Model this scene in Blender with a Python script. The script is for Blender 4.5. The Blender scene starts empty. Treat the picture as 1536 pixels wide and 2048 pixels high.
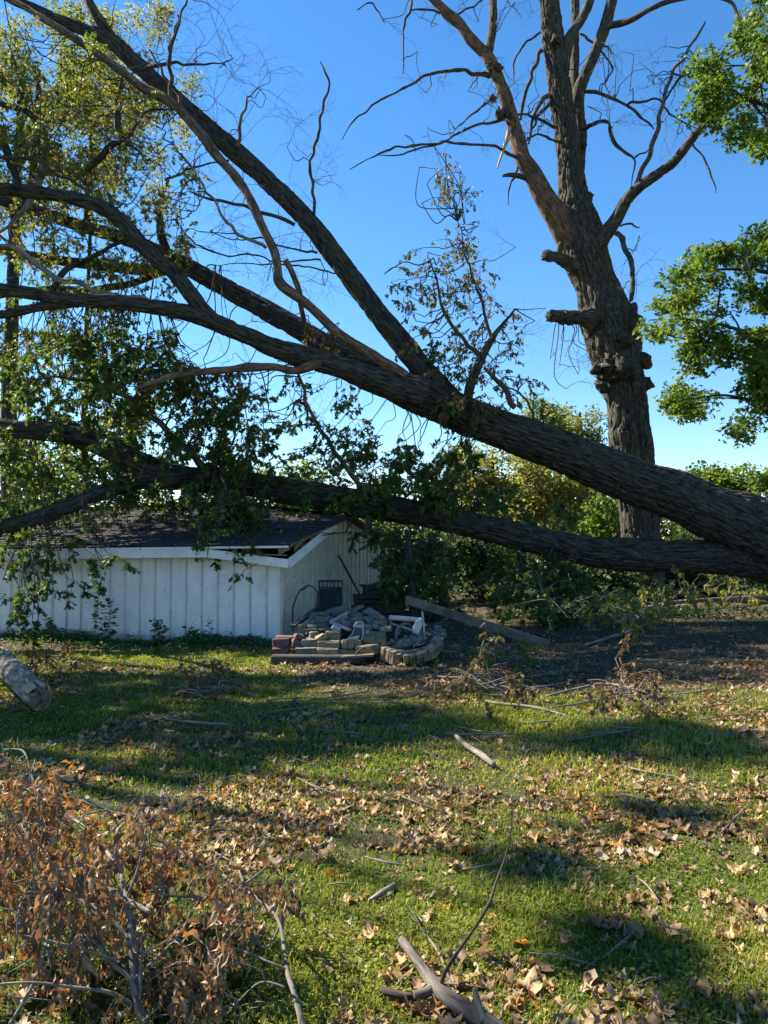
import bpy, math, random
import numpy as np
from mathutils import Vector, Matrix

# ------------------------------------------------------------------ camera, light, exposure
SC = bpy.context.scene
COL = SC.collection
F, HOR, H = 1541.0, 1085.0, 1.5
PITCH = math.atan((HOR - 1024) / F)
cd = bpy.data.cameras.new("camera"); cam = bpy.data.objects.new("camera", cd); COL.objects.link(cam)
cd.sensor_fit = 'VERTICAL'; cd.sensor_height = 36.0; cd.lens = F / 2048 * 36.0
cd.clip_start = 0.05; cd.clip_end = 2000
cam.location = (0, 0, H); cam.rotation_euler = (math.pi / 2 + PITCH, 0, 0)
SC.camera = cam

SUN_EL = math.radians(41.0)
SUN_AZ = math.radians(26.0)          # how far ahead of "exactly left" the sun stands
sdir = Vector((-math.cos(SUN_AZ) * math.cos(SUN_EL), math.sin(SUN_AZ) * math.cos(SUN_EL), math.sin(SUN_EL)))
W = bpy.data.worlds.new("World"); SC.world = W; W.use_nodes = True
wn = W.node_tree.nodes; wl = W.node_tree.links
bg = wn["Background"]; bg.inputs[1].default_value = 0.066
sky = wn.new("ShaderNodeTexSky"); sky.sky_type = 'NISHITA'; sky.sun_disc = False
sky.sun_elevation = SUN_EL
sky.sun_rotation = math.atan2(sdir.x, sdir.y)
sky.air_density = 1.0; sky.dust_density = 0.05; sky.ozone_density = 3.0; sky.altitude = 200
hsv = wn.new("ShaderNodeHueSaturation"); hsv.inputs['Saturation'].default_value = 1.26; hsv.inputs['Value'].default_value = 1.08
wl.new(sky.outputs[0], hsv.inputs['Color']); wl.new(hsv.outputs[0], bg.inputs[0])
ld = bpy.data.lights.new("sun", 'SUN'); ld.energy = 5.0; ld.angle = math.radians(0.6); ld.color = (1.0, 0.91, 0.74)
lo = bpy.data.objects.new("sun", ld); COL.objects.link(lo)
lo.rotation_euler = sdir.to_track_quat('Z', 'Y').to_euler()
SC.view_settings.view_transform = 'Standard'; SC.view_settings.look = 'None'
SC.view_settings.exposure = 1.75; SC.view_settings.gamma = 1.0
SC.view_settings.use_curve_mapping = False

random.seed(7)
RNG = np.random.default_rng(11)

# ------------------------------------------------------------------ numeric helpers
def hash3(i, j, k):
    with np.errstate(over='ignore'):
        h = (i.astype(np.uint32) * np.uint32(374761393) + j.astype(np.uint32) * np.uint32(668265263)
             + k.astype(np.uint32) * np.uint32(2147483647 - 1640531535 % 65536))
        h = (h ^ (h >> np.uint32(13))) * np.uint32(1274126177)
        h = h ^ (h >> np.uint32(16))
    return (h & np.uint32(0xFFFFFF)).astype(np.float64) / float(0xFFFFFF)

def vnoise(p):
    p = np.asarray(p, float)
    i = np.floor(p).astype(np.int64); f = p - i; f = f * f * (3 - 2 * f)
    r = 0
    for a in (0, 1):
        wa = f[:, 0] if a else 1 - f[:, 0]
        for b in (0, 1):
            wb = f[:, 1] if b else 1 - f[:, 1]
            for c in (0, 1):
                wc = f[:, 2] if c else 1 - f[:, 2]
                r = r + hash3(i[:, 0] + a, i[:, 1] + b, i[:, 2] + c) * wa * wb * wc
    return r - 0.5

def fbm(p, o=3):
    s = 0; a = 1.0
    p = np.asarray(p, float)
    for k in range(o):
        s = s + vnoise(p * (2 ** k) + 17.3 * k) * a; a *= 0.5
    return s

def n2(x, y, f, seed=0.0):
    x = np.atleast_1d(np.asarray(x, float)); y = np.atleast_1d(np.asarray(y, float))
    return fbm(np.stack([x * f, y * f, np.full_like(x, seed + 0.37)], 1), 3)

def gz(x, y):
    """ground height"""
    x = np.asarray(x, float); y = np.asarray(y, float)
    return 0.013 * np.clip(x, -9, 4) + 0.02 * np.sin(x * 0.9 + 1.3) * np.sin(y * 0.7) + 0.012 * np.sin(x * 2.3 + y * 1.7)

def g1(x, y): return float(gz(x, y))

ca, sa = math.cos(PITCH), math.sin(PITCH)
def P(px, py, Y):
    """point of the place at forward distance Y seen at photo pixel px,py"""
    dx = (px - 768) / F; dz = (1024 - py) / F
    dy = ca - dz * sa; d_z = sa + dz * ca
    k = Y / dy
    return np.array([k * dx, Y, H + k * d_z])

def G(px, py, up=0.0):
    Y = 10.0
    for _ in range(25):
        p = P(px, py, Y)
        h = g1(p[0], p[1]) + up
        # ray parameter scaling towards ground
        t = (h - H) / (p[2] - H)
        Y = Y * (0.4 + 0.6 * t)
    p = P(px, py, Y); p[2] = g1(p[0], p[1]) + up
    return p

# ------------------------------------------------------------------ mesh building
class MB:
    def __init__(s):
        s.V = []; s.Fc = []; s.n = 0; s.A = {}; s.names = set()
    def add(s, V, faces, **attrs):
        V = np.asarray(V, float)
        for f in faces:
            s.Fc.append(np.asarray(f, np.int64) + s.n)
        for k in set(attrs) | s.names:
            dim = 3 if k == 'bk' else 1
            if k not in s.A: s.A[k] = [np.zeros((s.n, dim))] if s.n else []
            a = attrs.get(k)
            if a is None: a = np.zeros((len(V), dim))
            s.A[k].append(np.asarray(a, float).reshape(len(V), dim))
        s.names |= set(attrs)
        s.V.append(V); s.n += len(V)
        return s
    def mesh(s, name, mat, origin=(0, 0, 0), smooth=True):
        V = np.concatenate(s.V) - np.asarray(origin, float)
        me = bpy.data.meshes.new(name)
        me.vertices.add(len(V)); me.vertices.foreach_set('co', V.astype(np.float32).ravel())
        li = np.concatenate([f.ravel() for f in s.Fc])
        tot = np.concatenate([np.full(len(f), f.shape[1]) for f in s.Fc])
        st = np.concatenate([[0], np.cumsum(tot)[:-1]])
        me.loops.add(len(li)); me.loops.foreach_set('vertex_index', li.astype(np.int32))
        me.polygons.add(len(tot)); me.polygons.foreach_set('loop_start', st.astype(np.int32))
        try: me.polygons.foreach_set('loop_total', tot.astype(np.int32))
        except Exception: pass
        me.polygons.foreach_set('use_smooth', np.full(len(tot), bool(smooth)))
        for k, lst in s.A.items():
            a = np.concatenate(lst)
            if k == 'bk':
                at = me.attributes.new('bk', 'FLOAT_VECTOR', 'POINT'); at.data.foreach_set('vector', a.astype(np.float32).ravel())
            else:
                at = me.attributes.new(k, 'FLOAT', 'POINT'); at.data.foreach_set('value', a.astype(np.float32).ravel())
        me.update(calc_edges=True)
        if mat: me.materials.append(mat)
        return me

def tag(o, label=None, cat=None, group=None, kind=None):
    if label: o['label'] = label
    if cat: o['category'] = cat
    if group: o['group'] = group
    if kind: o['kind'] = kind
    return o

def link(name, data, parent=None, loc=None):
    o = bpy.data.objects.new(name, data); COL.objects.link(o)
    if parent is not None: o.parent = parent
    if loc is not None: o.location = loc
    return o

def thing(name, label, cat, loc, group=None):
    o = link(name, None, None, tuple(float(v) for v in loc)); o.empty_display_size = 0.2
    return tag(o, label, cat, group)

def org(o):
    while o.parent is not None: o = o.parent
    return np.array(o.location)

def part(name, mb, mat, parent, smooth=True, label=None, kind=None):
    o = link(name, mb.mesh(name, mat, org(parent), smooth), parent)
    return tag(o, label, None, None, kind)

def solo(name, mb, mat, label, cat, group=None, kind=None, smooth=True, origin=None):
    if origin is None:
        V = np.concatenate(mb.V); origin = [V[:, 0].mean(), V[:, 1].mean(), V[:, 2].min()]
    o = link(name, mb.mesh(name, mat, origin, smooth), None, tuple(float(v) for v in origin))
    return tag(o, label, cat, group, kind)

# ---- swept tubes
def catmull(C, step):
    C = np.asarray(C, float)
    out = []
    n = len(C)
    for i in range(n - 1):
        p0 = C[max(i - 1, 0)]; p1 = C[i]; p2 = C[i + 1]; p3 = C[min(i + 2, n - 1)]
        m = max(1, int(math.ceil(np.linalg.norm(p2[:3] - p1[:3]) / step)))
        t = (np.arange(m) / m)[:, None]
        out.append(0.5 * ((2 * p1) + (-p0 + p2) * t + (2 * p0 - 5 * p1 + 4 * p2 - p3) * t ** 2 + (-p0 + 3 * p1 - 3 * p2 + p3) * t ** 3))
    out.append(C[-1:])
    return np.concatenate(out)

def frames(C):
    T = np.gradient(C, axis=0); T /= np.linalg.norm(T, axis=1)[:, None] + 1e-9
    up = np.array([0, 0, 1.0]) if abs(T[0][2]) < 0.9 else np.array([0, -1.0, 0])
    n = np.cross(T[0], up); n /= np.linalg.norm(n)
    N = [n]
    for i in range(1, len(C)):
        n = N[-1] - T[i] * np.dot(N[-1], T[i]); n /= np.linalg.norm(n) + 1e-9
        N.append(n)
    N = np.array(N); B = np.cross(T, N)
    return T, N, B

def tube(mb, pts, radii, sides=8, step=0.1, bark=0.0, bfreq=12.5, lump=0.0, cap=True, tone=0.5, seed=0.0, ragged=0.0, smooth_path=True, squash=None, lfreq=1.6, kink=0.0):
    C4 = np.concatenate([np.asarray(pts, float), np.asarray(radii, float)[:, None]], 1)
    S = catmull(C4, step) if smooth_path else C4
    C, R = S[:, :3], np.maximum(S[:, 3], 0.0004)
    if kink:
        l_ = np.concatenate([[0], np.cumsum(np.linalg.norm(np.diff(C, axis=0), axis=1))]); fr = 1.0 / max(0.05, 7 * R.mean()); en = np.minimum(1, np.minimum(l_, 1e9) / 0.1)
        C = C + np.stack([vnoise(np.stack([l_ * fr + seed, np.full_like(l_, 3.3 * j_ + seed), l_ * 0 + 0.5], 1)) for j_ in range(3)], 1) * (kink * (R.mean() + 0.012) * en)[:, None]
    T, N, B = frames(C)
    m = len(C)
    th = np.linspace(0, 2 * math.pi, sides, endpoint=False)
    cs, sn = np.cos(th), np.sin(th)
    L = np.concatenate([[0], np.cumsum(np.linalg.norm(np.diff(C, axis=0), axis=1))])
    Rm = R.mean()
    bk = np.stack([np.outer(R * 0.5 + Rm * 0.5, cs), np.outer(R * 0.5 + Rm * 0.5, sn), np.repeat(L[:, None], sides, 1)], 2).reshape(-1, 3)
    bk = bk + seed
    rad = np.repeat(R[:, None], sides, 1).ravel().copy()
    if lump: rad = rad * (1 + lump * fbm(bk * np.array([lfreq, lfreq, lfreq]) + 3.1, 2) * 2)
    if bark:
        w = bk * np.array([bfreq, bfreq, bfreq * 0.17])
        w = w + 0.8 * np.stack([vnoise(bk * 5 + 9), vnoise(bk * 5 + 31), vnoise(bk * 3 + 57)], 1)
        n_ = vnoise(w); n2_ = vnoise(w * 1.9 + 40)
        d = np.minimum(np.abs(n_) / 0.16, 1.0) ** 0.7 * 1.3 - 1.0 + 0.5 * np.minimum(np.abs(n2_) / 0.15, 1.0) ** 0.7 - 0.4 + 0.45 * vnoise(bk * np.array([36, 36, 16.0])) - 0.45
        rad = rad + bark * d
    off = (np.repeat(N, sides, 0) * np.tile(cs, m)[:, None] + np.repeat(B, sides, 0) * np.tile(sn, m)[:, None]) * rad[:, None]
    if squash is not None: off = off * np.asarray(squash)
    V = np.repeat(C, sides, 0) + off
    if ragged:
        for row in (0, m - 1):
            j = 1 if row == 0 else m - 2
            V[row * sides:(row + 1) * sides] += np.outer(RNG.uniform(-ragged, ragged, sides), T[row])
    i = np.arange(m - 1)[:, None] * sides; k = np.arange(sides)[None, :]; k2 = (k + 1) % sides
    q = np.stack([i + k, i + k2, i + sides + k2, i + sides + k], 2).reshape(-1, 4)
    fs = [q]
    if cap:
        V = np.concatenate([V, C[:1] - T[:1] * R[0] * 0.15, C[-1:] + T[-1:] * R[-1] * 0.15]); bk = np.concatenate([bk, bk[:1] * 0.1, bk[-1:] * 0.1 + [[0, 0, L[-1]]]])
        a, b = m * sides, m * sides + 1
        kk = np.arange(sides)
        fs.append(np.stack([np.full(sides, a), (kk + 1) % sides, kk], 1))
        fs.append(np.stack([np.full(sides, b), (m - 1) * sides + kk, (m - 1) * sides + (kk + 1) % sides], 1))
    mb.add(V, fs, bk=bk, tone=np.full(len(V), tone))
    return C, R

def pxpath(path):
    """list of (px,py,Y,width_px) -> points, radii"""
    pts = np.array([P(a, b, c) for a, b, c, d in path])
    rad = np.array([d * 0.5 * c / F for a, b, c, d in path])
    return pts, rad

def box(mb, c, x, y, z, dims, tone=0.5, bev=0.0, jit=0.0):
    """box centred c with axes x,y,z and full dims; optional chamfer"""
    x, y, z = [np.asarray(v, float) / np.linalg.norm(v) for v in (x, y, z)]
    h = np.asarray(dims, float) / 2
    if bev <= 0:
        v = np.array([[i, j, k] for i in (-1, 1) for j in (-1, 1) for k in (-1, 1)], float) * h
        f = np.array([[0, 1, 3, 2], [4, 6, 7, 5], [0, 4, 5, 1], [2, 3, 7, 6], [0, 2, 6, 4], [1, 5, 7, 3]])
        fs = [f]
    else:
        b = min(bev, h.min() * 0.6)
        v = []; idx = {}
        for i in (-1, 1):
            for j in (-1, 1):
                for k in (-1, 1):
                    for a in range(3):
                        w = np.array([i, j, k], float) * (h - b); w[a] += (i, j, k)[a] * b
                        idx[(i, j, k, a)] = len(v); v.append(w)
        v = np.array(v); q = []; t = []
        for a in range(3):
            o = [d for d in range(3) if d != a]
            for s in (-1, 1):
                ring = []
                for (p, r) in ((-1, -1), (1, -1), (1, 1), (-1, 1)):
                    key = [0, 0, 0]; key[a] = s; key[o[0]] = p; key[o[1]] = r
                    ring.append(idx[(*key, a)])
                q.append(ring)
        for a in range(3):          # edges along axis a
            o = [d for d in range(3) if d != a]
            for p in (-1, 1):
                for r in (-1, 1):
                    k1 = [0, 0, 0]; k1[a] = -1; k1[o[0]] = p; k1[o[1]] = r
                    k2 = list(k1); k2[a] = 1
                    q.append([idx[(*k1, o[0])], idx[(*k2, o[0])], idx[(*k2, o[1])], idx[(*k1, o[1])]])
        for i in (-1, 1):
            for j in (-1, 1):
                for k in (-1, 1):
                    t.append([idx[(i, j, k, 0)], idx[(i, j, k, 1)], idx[(i, j, k, 2)]])
        fs = [np.array(q), np.array(t)]
    if jit: v = v + RNG.normal(0, jit, v.shape)
    Vw = np.asarray(c, float) + v[:, :1] * x + v[:, 1:2] * y + v[:, 2:3] * z
    mb.add(Vw, fs, tone=np.full(len(Vw), tone))

def beam(mb, a, b, w, t, up=(0, 0, 1), tone=0.5, bev=0.004):
    a = np.asarray(a, float); b = np.asarray(b, float); x = b - a; L = np.linalg.norm(x); x = x / L
    y = np.cross(up, x); y /= np.linalg.norm(y); z = np.cross(x, y)
    box(mb, (a + b) / 2, x, y, z, (L, w, t), tone, bev)

# ------------------------------------------------------------------ materials
def newmat(name):
    m = bpy.data.materials.new(name); m.use_nodes = True
    nt = m.node_tree; nt.nodes.clear()
    return m, nt.nodes, nt.links

def ramp(nd, lk, fac, stops):
    r = nd.new('ShaderNodeValToRGB'); cr = r.color_ramp
    while len(cr.elements) > len(stops): cr.elements.remove(cr.elements[-1])
    while len(cr.elements) < len(stops): cr.elements.new(0.5)
    for e, (p, c) in zip(cr.elements, stops):
        e.position = p; e.color = (*c, 1) if len(c) == 3 else c
    lk.new(fac, r.inputs[0]); return r.outputs[0]

def noise(nd, lk, vec, scale, detail=4, rough=0.55, stretch=None):
    if stretch is not None:
        mp = nd.new('ShaderNodeMapping'); mp.inputs['Scale'].default_value = stretch
        lk.new(vec, mp.inputs[0]); vec = mp.outputs[0]
    n = nd.new('ShaderNodeTexNoise'); n.inputs['Scale'].default_value = scale
    n.inputs['Detail'].default_value = detail; n.inputs['Roughness'].default_value = rough
    lk.new(vec, n.inputs['Vector']); return n.outputs[0]

def mixc(nd, lk, fac, a, b, mode='MIX'):
    m = nd.new('ShaderNodeMix'); m.data_type = 'RGBA'; m.blend_type = mode
    if isinstance(fac, (int, float)): m.inputs[0].default_value = fac
    else: lk.new(fac, m.inputs[0])
    for s, v in ((6, a), (7, b)):
        if isinstance(v, tuple): m.inputs[s].default_value = (*v, 1)
        else: lk.new(v, m.inputs[s])
    return m.outputs[2]

def attr(nd, name):
    a = nd.new('ShaderNodeAttribute'); a.attribute_name = name; return a

def bark_mat(name, c1, c2, moss=(0.05, 0.06, 0.025), mossy=0.25, lichen=0.15, bump=0.5):
    m, nd, lk = newmat(name)
    v = attr(nd, 'bk').outputs['Vector']
    n1 = noise(nd, lk, v, 26, 6, 0.65, (1, 1, 0.2))
    n2_ = noise(nd, lk, v, 3.2, 4)
    n3 = noise(nd, lk, v, 9.0, 3)
    c = ramp(nd, lk, n1, [(0.38, c1), (0.62, c2)])
    f2 = ramp(nd, lk, n2_, [(0.5, (0, 0, 0)), (0.68, (mossy,) * 3)])
    c = mixc(nd, lk, f2, c, moss)
    f3 = ramp(nd, lk, n3, [(0.62, (0, 0, 0)), (0.7, (lichen,) * 3)])
    c = mixc(nd, lk, f3, c, (0.3, 0.31, 0.27))
    b = nd.new('ShaderNodeBsdfPrincipled'); b.inputs['Roughness'].default_value = 0.92
    b.inputs['Specular IOR Level'].default_value = 0.15
    lk.new(c, b.inputs['Base Color'])
    bp = nd.new('ShaderNodeBump'); bp.inputs['Strength'].default_value = min(1, bump * 1.6); bp.inputs['Distance'].default_value = 0.03
    lk.new(n1, bp.inputs['Height']); lk.new(bp.outputs[0], b.inputs['Normal'])
    o = nd.new('ShaderNodeOutputMaterial'); lk.new(b.outputs[0], o.inputs[0])
    return m

def leaf_mat(name, stops, trans=0.45, rough=0.5, back=1.0, tmul=(1.3, 1.25, 0.6)):
    m, nd, lk = newmat(name)
    t = attr(nd, 'tone').outputs['Fac']
    c = ramp(nd, lk, t, stops)
    tc = nd.new('ShaderNodeTexCoord')
    n = noise(nd, lk, tc.outputs['Object'], 60, 2)
    c = mixc(nd, lk, 0.35, c, ramp(nd, lk, n, [(0.3, (0.5, 0.5, 0.5)), (0.7, (1.0, 1.0, 1.0))]), 'MULTIPLY')
    b = nd.new('ShaderNodeBsdfPrincipled'); b.inputs['Roughness'].default_value = rough
    b.inputs['Specular IOR Level'].default_value = 0.35
    lk.new(c, b.inputs['Base Color'])
    tr = nd.new('ShaderNodeBsdfTranslucent')
    lk.new(mixc(nd, lk, 1.0, c, tmul, 'MULTIPLY'), tr.inputs[0])
    mx = nd.new('ShaderNodeMixShader'); mx.inputs[0].default_value = trans
    lk.new(b.outputs[0], mx.inputs[1]); lk.new(tr.outputs[0], mx.inputs[2])
    o = nd.new('ShaderNodeOutputMaterial'); lk.new(mx.outputs[0], o.inputs[0])
    return m

def solid_mat(name, c1, c2, scale=8, rough=0.8, bump=0.2, stretch=None, specks=None, spec=0.3, objrand=None, speck_scale=22, speck_lo=0.66, metallic=0.0, coords='Object', splash=False):
    m, nd, lk = newmat(name)
    tc = nd.new('ShaderNodeTexCoord'); v = tc.outputs[coords]
    if coords == 'bk': v = attr(nd, 'bk').outputs['Vector']
    n = noise(nd, lk, v, scale, 6, 0.6, stretch)
    c = ramp(nd, lk, n, [(0.3, c1), (0.7, c2)])
    if objrand:
        oi = nd.new('ShaderNodeObjectInfo')
        c = mixc(nd, lk, objrand[0], c, ramp(nd, lk, oi.outputs['Random'], objrand[1]), 'MIX')
    if specks:
        s = noise(nd, lk, v, speck_scale, 2, 0.5)
        c = mixc(nd, lk, ramp(nd, lk, s, [(speck_lo, (0, 0, 0)), (speck_lo + 0.04, (0.85,) * 3)]), c, specks)
        s2 = noise(nd, lk, v, 2.2, 5, 0.7)
        c = mixc(nd, lk, ramp(nd, lk, s2, [(0.5, (0, 0, 0)), (0.75, (0.3,) * 3)]), c, specks)
    if splash:
        sx = nd.new('ShaderNodeSeparateXYZ'); lk.new(v, sx.inputs[0]); s4 = noise(nd, lk, v, 7, 6, 0.75)
        hm = nd.new('ShaderNodeMath'); hm.operation = 'MULTIPLY_ADD'; hm.inputs[1].default_value = -2.6; lk.new(sx.outputs[2], hm.inputs[0]); lk.new(s4, hm.inputs[2])
        c = mixc(nd, lk, ramp(nd, lk, hm.outputs[0], [(0.12, (0, 0, 0)), (0.5, (0.7,) * 3)]), c, (0.17, 0.15, 0.1))
        s5 = noise(nd, lk, v, 5, 5, 0.7, (6, 6, 0.25)); c = mixc(nd, lk, ramp(nd, lk, s5, [(0.52, (0, 0, 0)), (0.75, (0.35,) * 3)]), c, (0.3, 0.27, 0.2))
    b = nd.new('ShaderNodeBsdfPrincipled'); b.inputs['Roughness'].default_value = rough
    b.inputs['Specular IOR Level'].default_value = spec; b.inputs['Metallic'].default_value = metallic
    lk.new(c, b.inputs['Base Color'])
    if bump:
        bp = nd.new('ShaderNodeBump'); bp.inputs['Strength'].default_value = bump; bp.inputs['Distance'].default_value = 0.01
        lk.new(n, bp.inputs['Height']); lk.new(bp.outputs[0], b.inputs['Normal'])
    o = nd.new('ShaderNodeOutputMaterial'); lk.new(b.outputs[0], o.inputs[0])
    return m

M = {}
M['bark'] = bark_mat('bark_grey_brown', (0.013, 0.012, 0.011), (0.075, 0.07, 0.06), mossy=0.25)
M['bark_dark'] = bark_mat('bark_dark', (0.012, 0.011, 0.01), (0.066, 0.061, 0.053), mossy=0.2)
M['bark_stand'] = bark_mat('bark_standing', (0.018, 0.016, 0.014), (0.105, 0.094, 0.076), mossy=0.4, moss=(0.07, 0.07, 0.035), lichen=0.25)
M['bare_wood'] = bark_mat('bare_wood', (0.05, 0.033, 0.024), (0.23, 0.15, 0.10), mossy=0.75, moss=(0.055, 0.045, 0.036), lichen=0.1, bump=0.4)
M['pale_wood'] = bark_mat('split_wood', (0.36, 0.22, 0.12), (0.55, 0.38, 0.23), mossy=0.3, moss=(0.2, 0.11, 0.06), lichen=0.0, bump=0.25)
M['twig'] = bark_mat('twig_bark', (0.035, 0.028, 0.023), (0.095, 0.078, 0.064), mossy=0.1, lichen=0.1, bump=0.2)
M['twig_grey'] = bark_mat('twig_grey', (0.09, 0.077, 0.066), (0.26, 0.23, 0.195), mossy=0.05, lichen=0.15, bump=0.25)
M['branch_grey'] = bark_mat('smooth_grey_bark', (0.05, 0.043, 0.037), (0.17, 0.152, 0.132), mossy=0.45, moss=(0.06, 0.05, 0.04), lichen=0.3, bump=0.35)
M['dry_log'] = bark_mat('weathered_log', (0.10, 0.083, 0.068), (0.33, 0.285, 0.235), mossy=0.25, moss=(0.2, 0.15, 0.1), lichen=0.2, bump=0.4)
M['leaf_oak'] = leaf_mat('oak_leaf', [(0.0, (0.034, 0.065, 0.02)), (0.45, (0.078, 0.13, 0.03)), (0.75, (0.145, 0.185, 0.035)), (0.92, (0.18, 0.15, 0.045)), (1.0, (0.2, 0.12, 0.05))], trans=0.52)
M['leaf_wilt'] = leaf_mat('wilted_leaf', [(0.0, (0.09, 0.06, 0.035)), (0.4, (0.19, 0.13, 0.07)), (0.65, (0.13, 0.125, 0.04)), (1.0, (0.085, 0.12, 0.03))], trans=0.45)
M['leaf_right'] = leaf_mat('bright_leaf', [(0.0, (0.05, 0.105, 0.018)), (0.5, (0.10, 0.165, 0.026)), (1.0, (0.17, 0.22, 0.038))], trans=0.55)
M['leaf_far'] = leaf_mat('far_leaf', [(0.0, (0.055, 0.09, 0.02)), (0.5, (0.15, 0.18, 0.042)), (1.0, (0.25, 0.235, 0.075))], trans=0.6)
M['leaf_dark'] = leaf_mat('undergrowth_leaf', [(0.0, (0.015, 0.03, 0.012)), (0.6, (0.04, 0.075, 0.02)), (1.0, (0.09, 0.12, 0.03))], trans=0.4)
M['leaf_weed'] = leaf_mat('weed_leaf', [(0.0, (0.04, 0.10, 0.03)), (1.0, (0.10, 0.20, 0.05))], trans=0.35)
M['dead'] = leaf_mat('dead_leaf', [(0.0, (0.11, 0.075, 0.043)), (0.4, (0.27, 0.175, 0.085)), (0.7, (0.46, 0.32, 0.165)), (0.86, (0.44, 0.37, 0.26)), (0.93, (0.40, 0.15, 0.03)), (1.0, (0.45, 0.23, 0.03))], trans=0.25, rough=0.6, tmul=(1.2, 0.95, 0.6))
M['dead_red'] = leaf_mat('dead_brush_leaf', [(0.0, (0.10, 0.063, 0.036)), (0.5, (0.22, 0.145, 0.085)), (0.85, (0.36, 0.26, 0.155)), (0.95, (0.33, 0.15, 0.045)), (1.0, (0.40, 0.22, 0.05))], trans=0.3, tmul=(1.3, 0.85, 0.45))
M['grass'] = leaf_mat('grass_blade', [(0.0, (0.06, 0.10, 0.016)), (0.5, (0.20, 0.255, 0.036)), (0.85, (0.29, 0.31, 0.055)), (1.0, (0.38, 0.31, 0.14))], trans=0.5, rough=0.45)
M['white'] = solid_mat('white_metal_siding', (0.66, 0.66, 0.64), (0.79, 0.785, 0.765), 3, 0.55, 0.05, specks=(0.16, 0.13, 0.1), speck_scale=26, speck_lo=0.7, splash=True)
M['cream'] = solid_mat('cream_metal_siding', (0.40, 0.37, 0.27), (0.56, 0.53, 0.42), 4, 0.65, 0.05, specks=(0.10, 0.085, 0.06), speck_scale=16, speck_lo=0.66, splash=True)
M['ribwhite'] = solid_mat('siding_rib', (0.52, 0.515, 0.47), (0.68, 0.675, 0.64), 5, 0.6, 0.05, specks=(0.16, 0.13, 0.1), speck_scale=20, speck_lo=0.66, splash=True)
M['trim'] = solid_mat('white_trim_paint', (0.60, 0.6, 0.58), (0.76, 0.76, 0.74), 4, 0.55, 0.05, specks=(0.25, 0.2, 0.14), speck_scale=18, speck_lo=0.68)
M['shingle'] = solid_mat('asphalt_shingle', (0.012, 0.013, 0.016), (0.034, 0.035, 0.038), 60, 0.95, 0.3, objrand=(0.3, [(0, (0.012, 0.012, 0.015)), (1, (0.045, 0.044, 0.046))]))
M['deck'] = solid_mat('roof_boards', (0.08, 0.055, 0.04), (0.17, 0.12, 0.08), 10, 0.9, 0.2)
M['rafter'] = solid_mat('broken_lumber', (0.17, 0.11, 0.065), (0.32, 0.21, 0.12), 9, 0.85, 0.2)
M['plank'] = solid_mat('grey_plank', (0.085, 0.07, 0.05), (0.19, 0.155, 0.11), 6, 0.9, 0.25, stretch=(1, 1, 1))
M['tie'] = solid_mat('dark_timber', (0.025, 0.022, 0.02), (0.075, 0.065, 0.055), 9, 0.9, 0.3)
M['block_tan'] = solid_mat('tan_concrete_block', (0.14, 0.10, 0.062), (0.28, 0.205, 0.125), 14, 0.95, 0.5, specks=(0.10, 0.1, 0.07), speck_scale=10, speck_lo=0.56, objrand=(0.3, [(0, (0.2, 0.18, 0.14)), (1, (0.44, 0.32, 0.18))]))
M['block_grey'] = solid_mat('grey_stone', (0.07, 0.062, 0.05), (0.20, 0.175, 0.14), 12, 0.95, 0.5, specks=(0.09, 0.095, 0.07), speck_scale=9, speck_lo=0.56, objrand=(0.4, [(0, (0.09, 0.08, 0.065)), (1, (0.30, 0.28, 0.24))]))
M['block_red'] = solid_mat('dull_red_block', (0.09, 0.05, 0.045), (0.17, 0.10, 0.085), 14, 0.95, 0.5, specks=(0.06, 0.05, 0.045), speck_scale=10, speck_lo=0.6)
M['pipe'] = solid_mat('white_plastic', (0.42, 0.37, 0.31), (0.54, 0.49, 0.43), 5, 0.5, 0.03, specks=(0.25, 0.2, 0.15), speck_lo=0.68)
M['jug'] = solid_mat('grey_blue_plastic', (0.20, 0.26, 0.30), (0.30, 0.37, 0.41), 6, 0.45, 0.03)
M['paint'] = solid_mat('weathered_white_board', (0.26, 0.255, 0.24), (0.42, 0.415, 0.39), 7, 0.7, 0.1, specks=(0.2, 0.17, 0.13))
M['black'] = solid_mat('black_plastic', (0.012, 0.013, 0.015), (0.03, 0.03, 0.033), 8, 0.5, 0.05)
M['rust'] = solid_mat('dark_rod', (0.03, 0.025, 0.022), (0.07, 0.055, 0.045), 12, 0.7, 0.1)
M['end_wood'] = solid_mat('cut_end_wood', (0.10, 0.07, 0.045), (0.24, 0.17, 0.11), 18, 0.85, 0.4)

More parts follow.
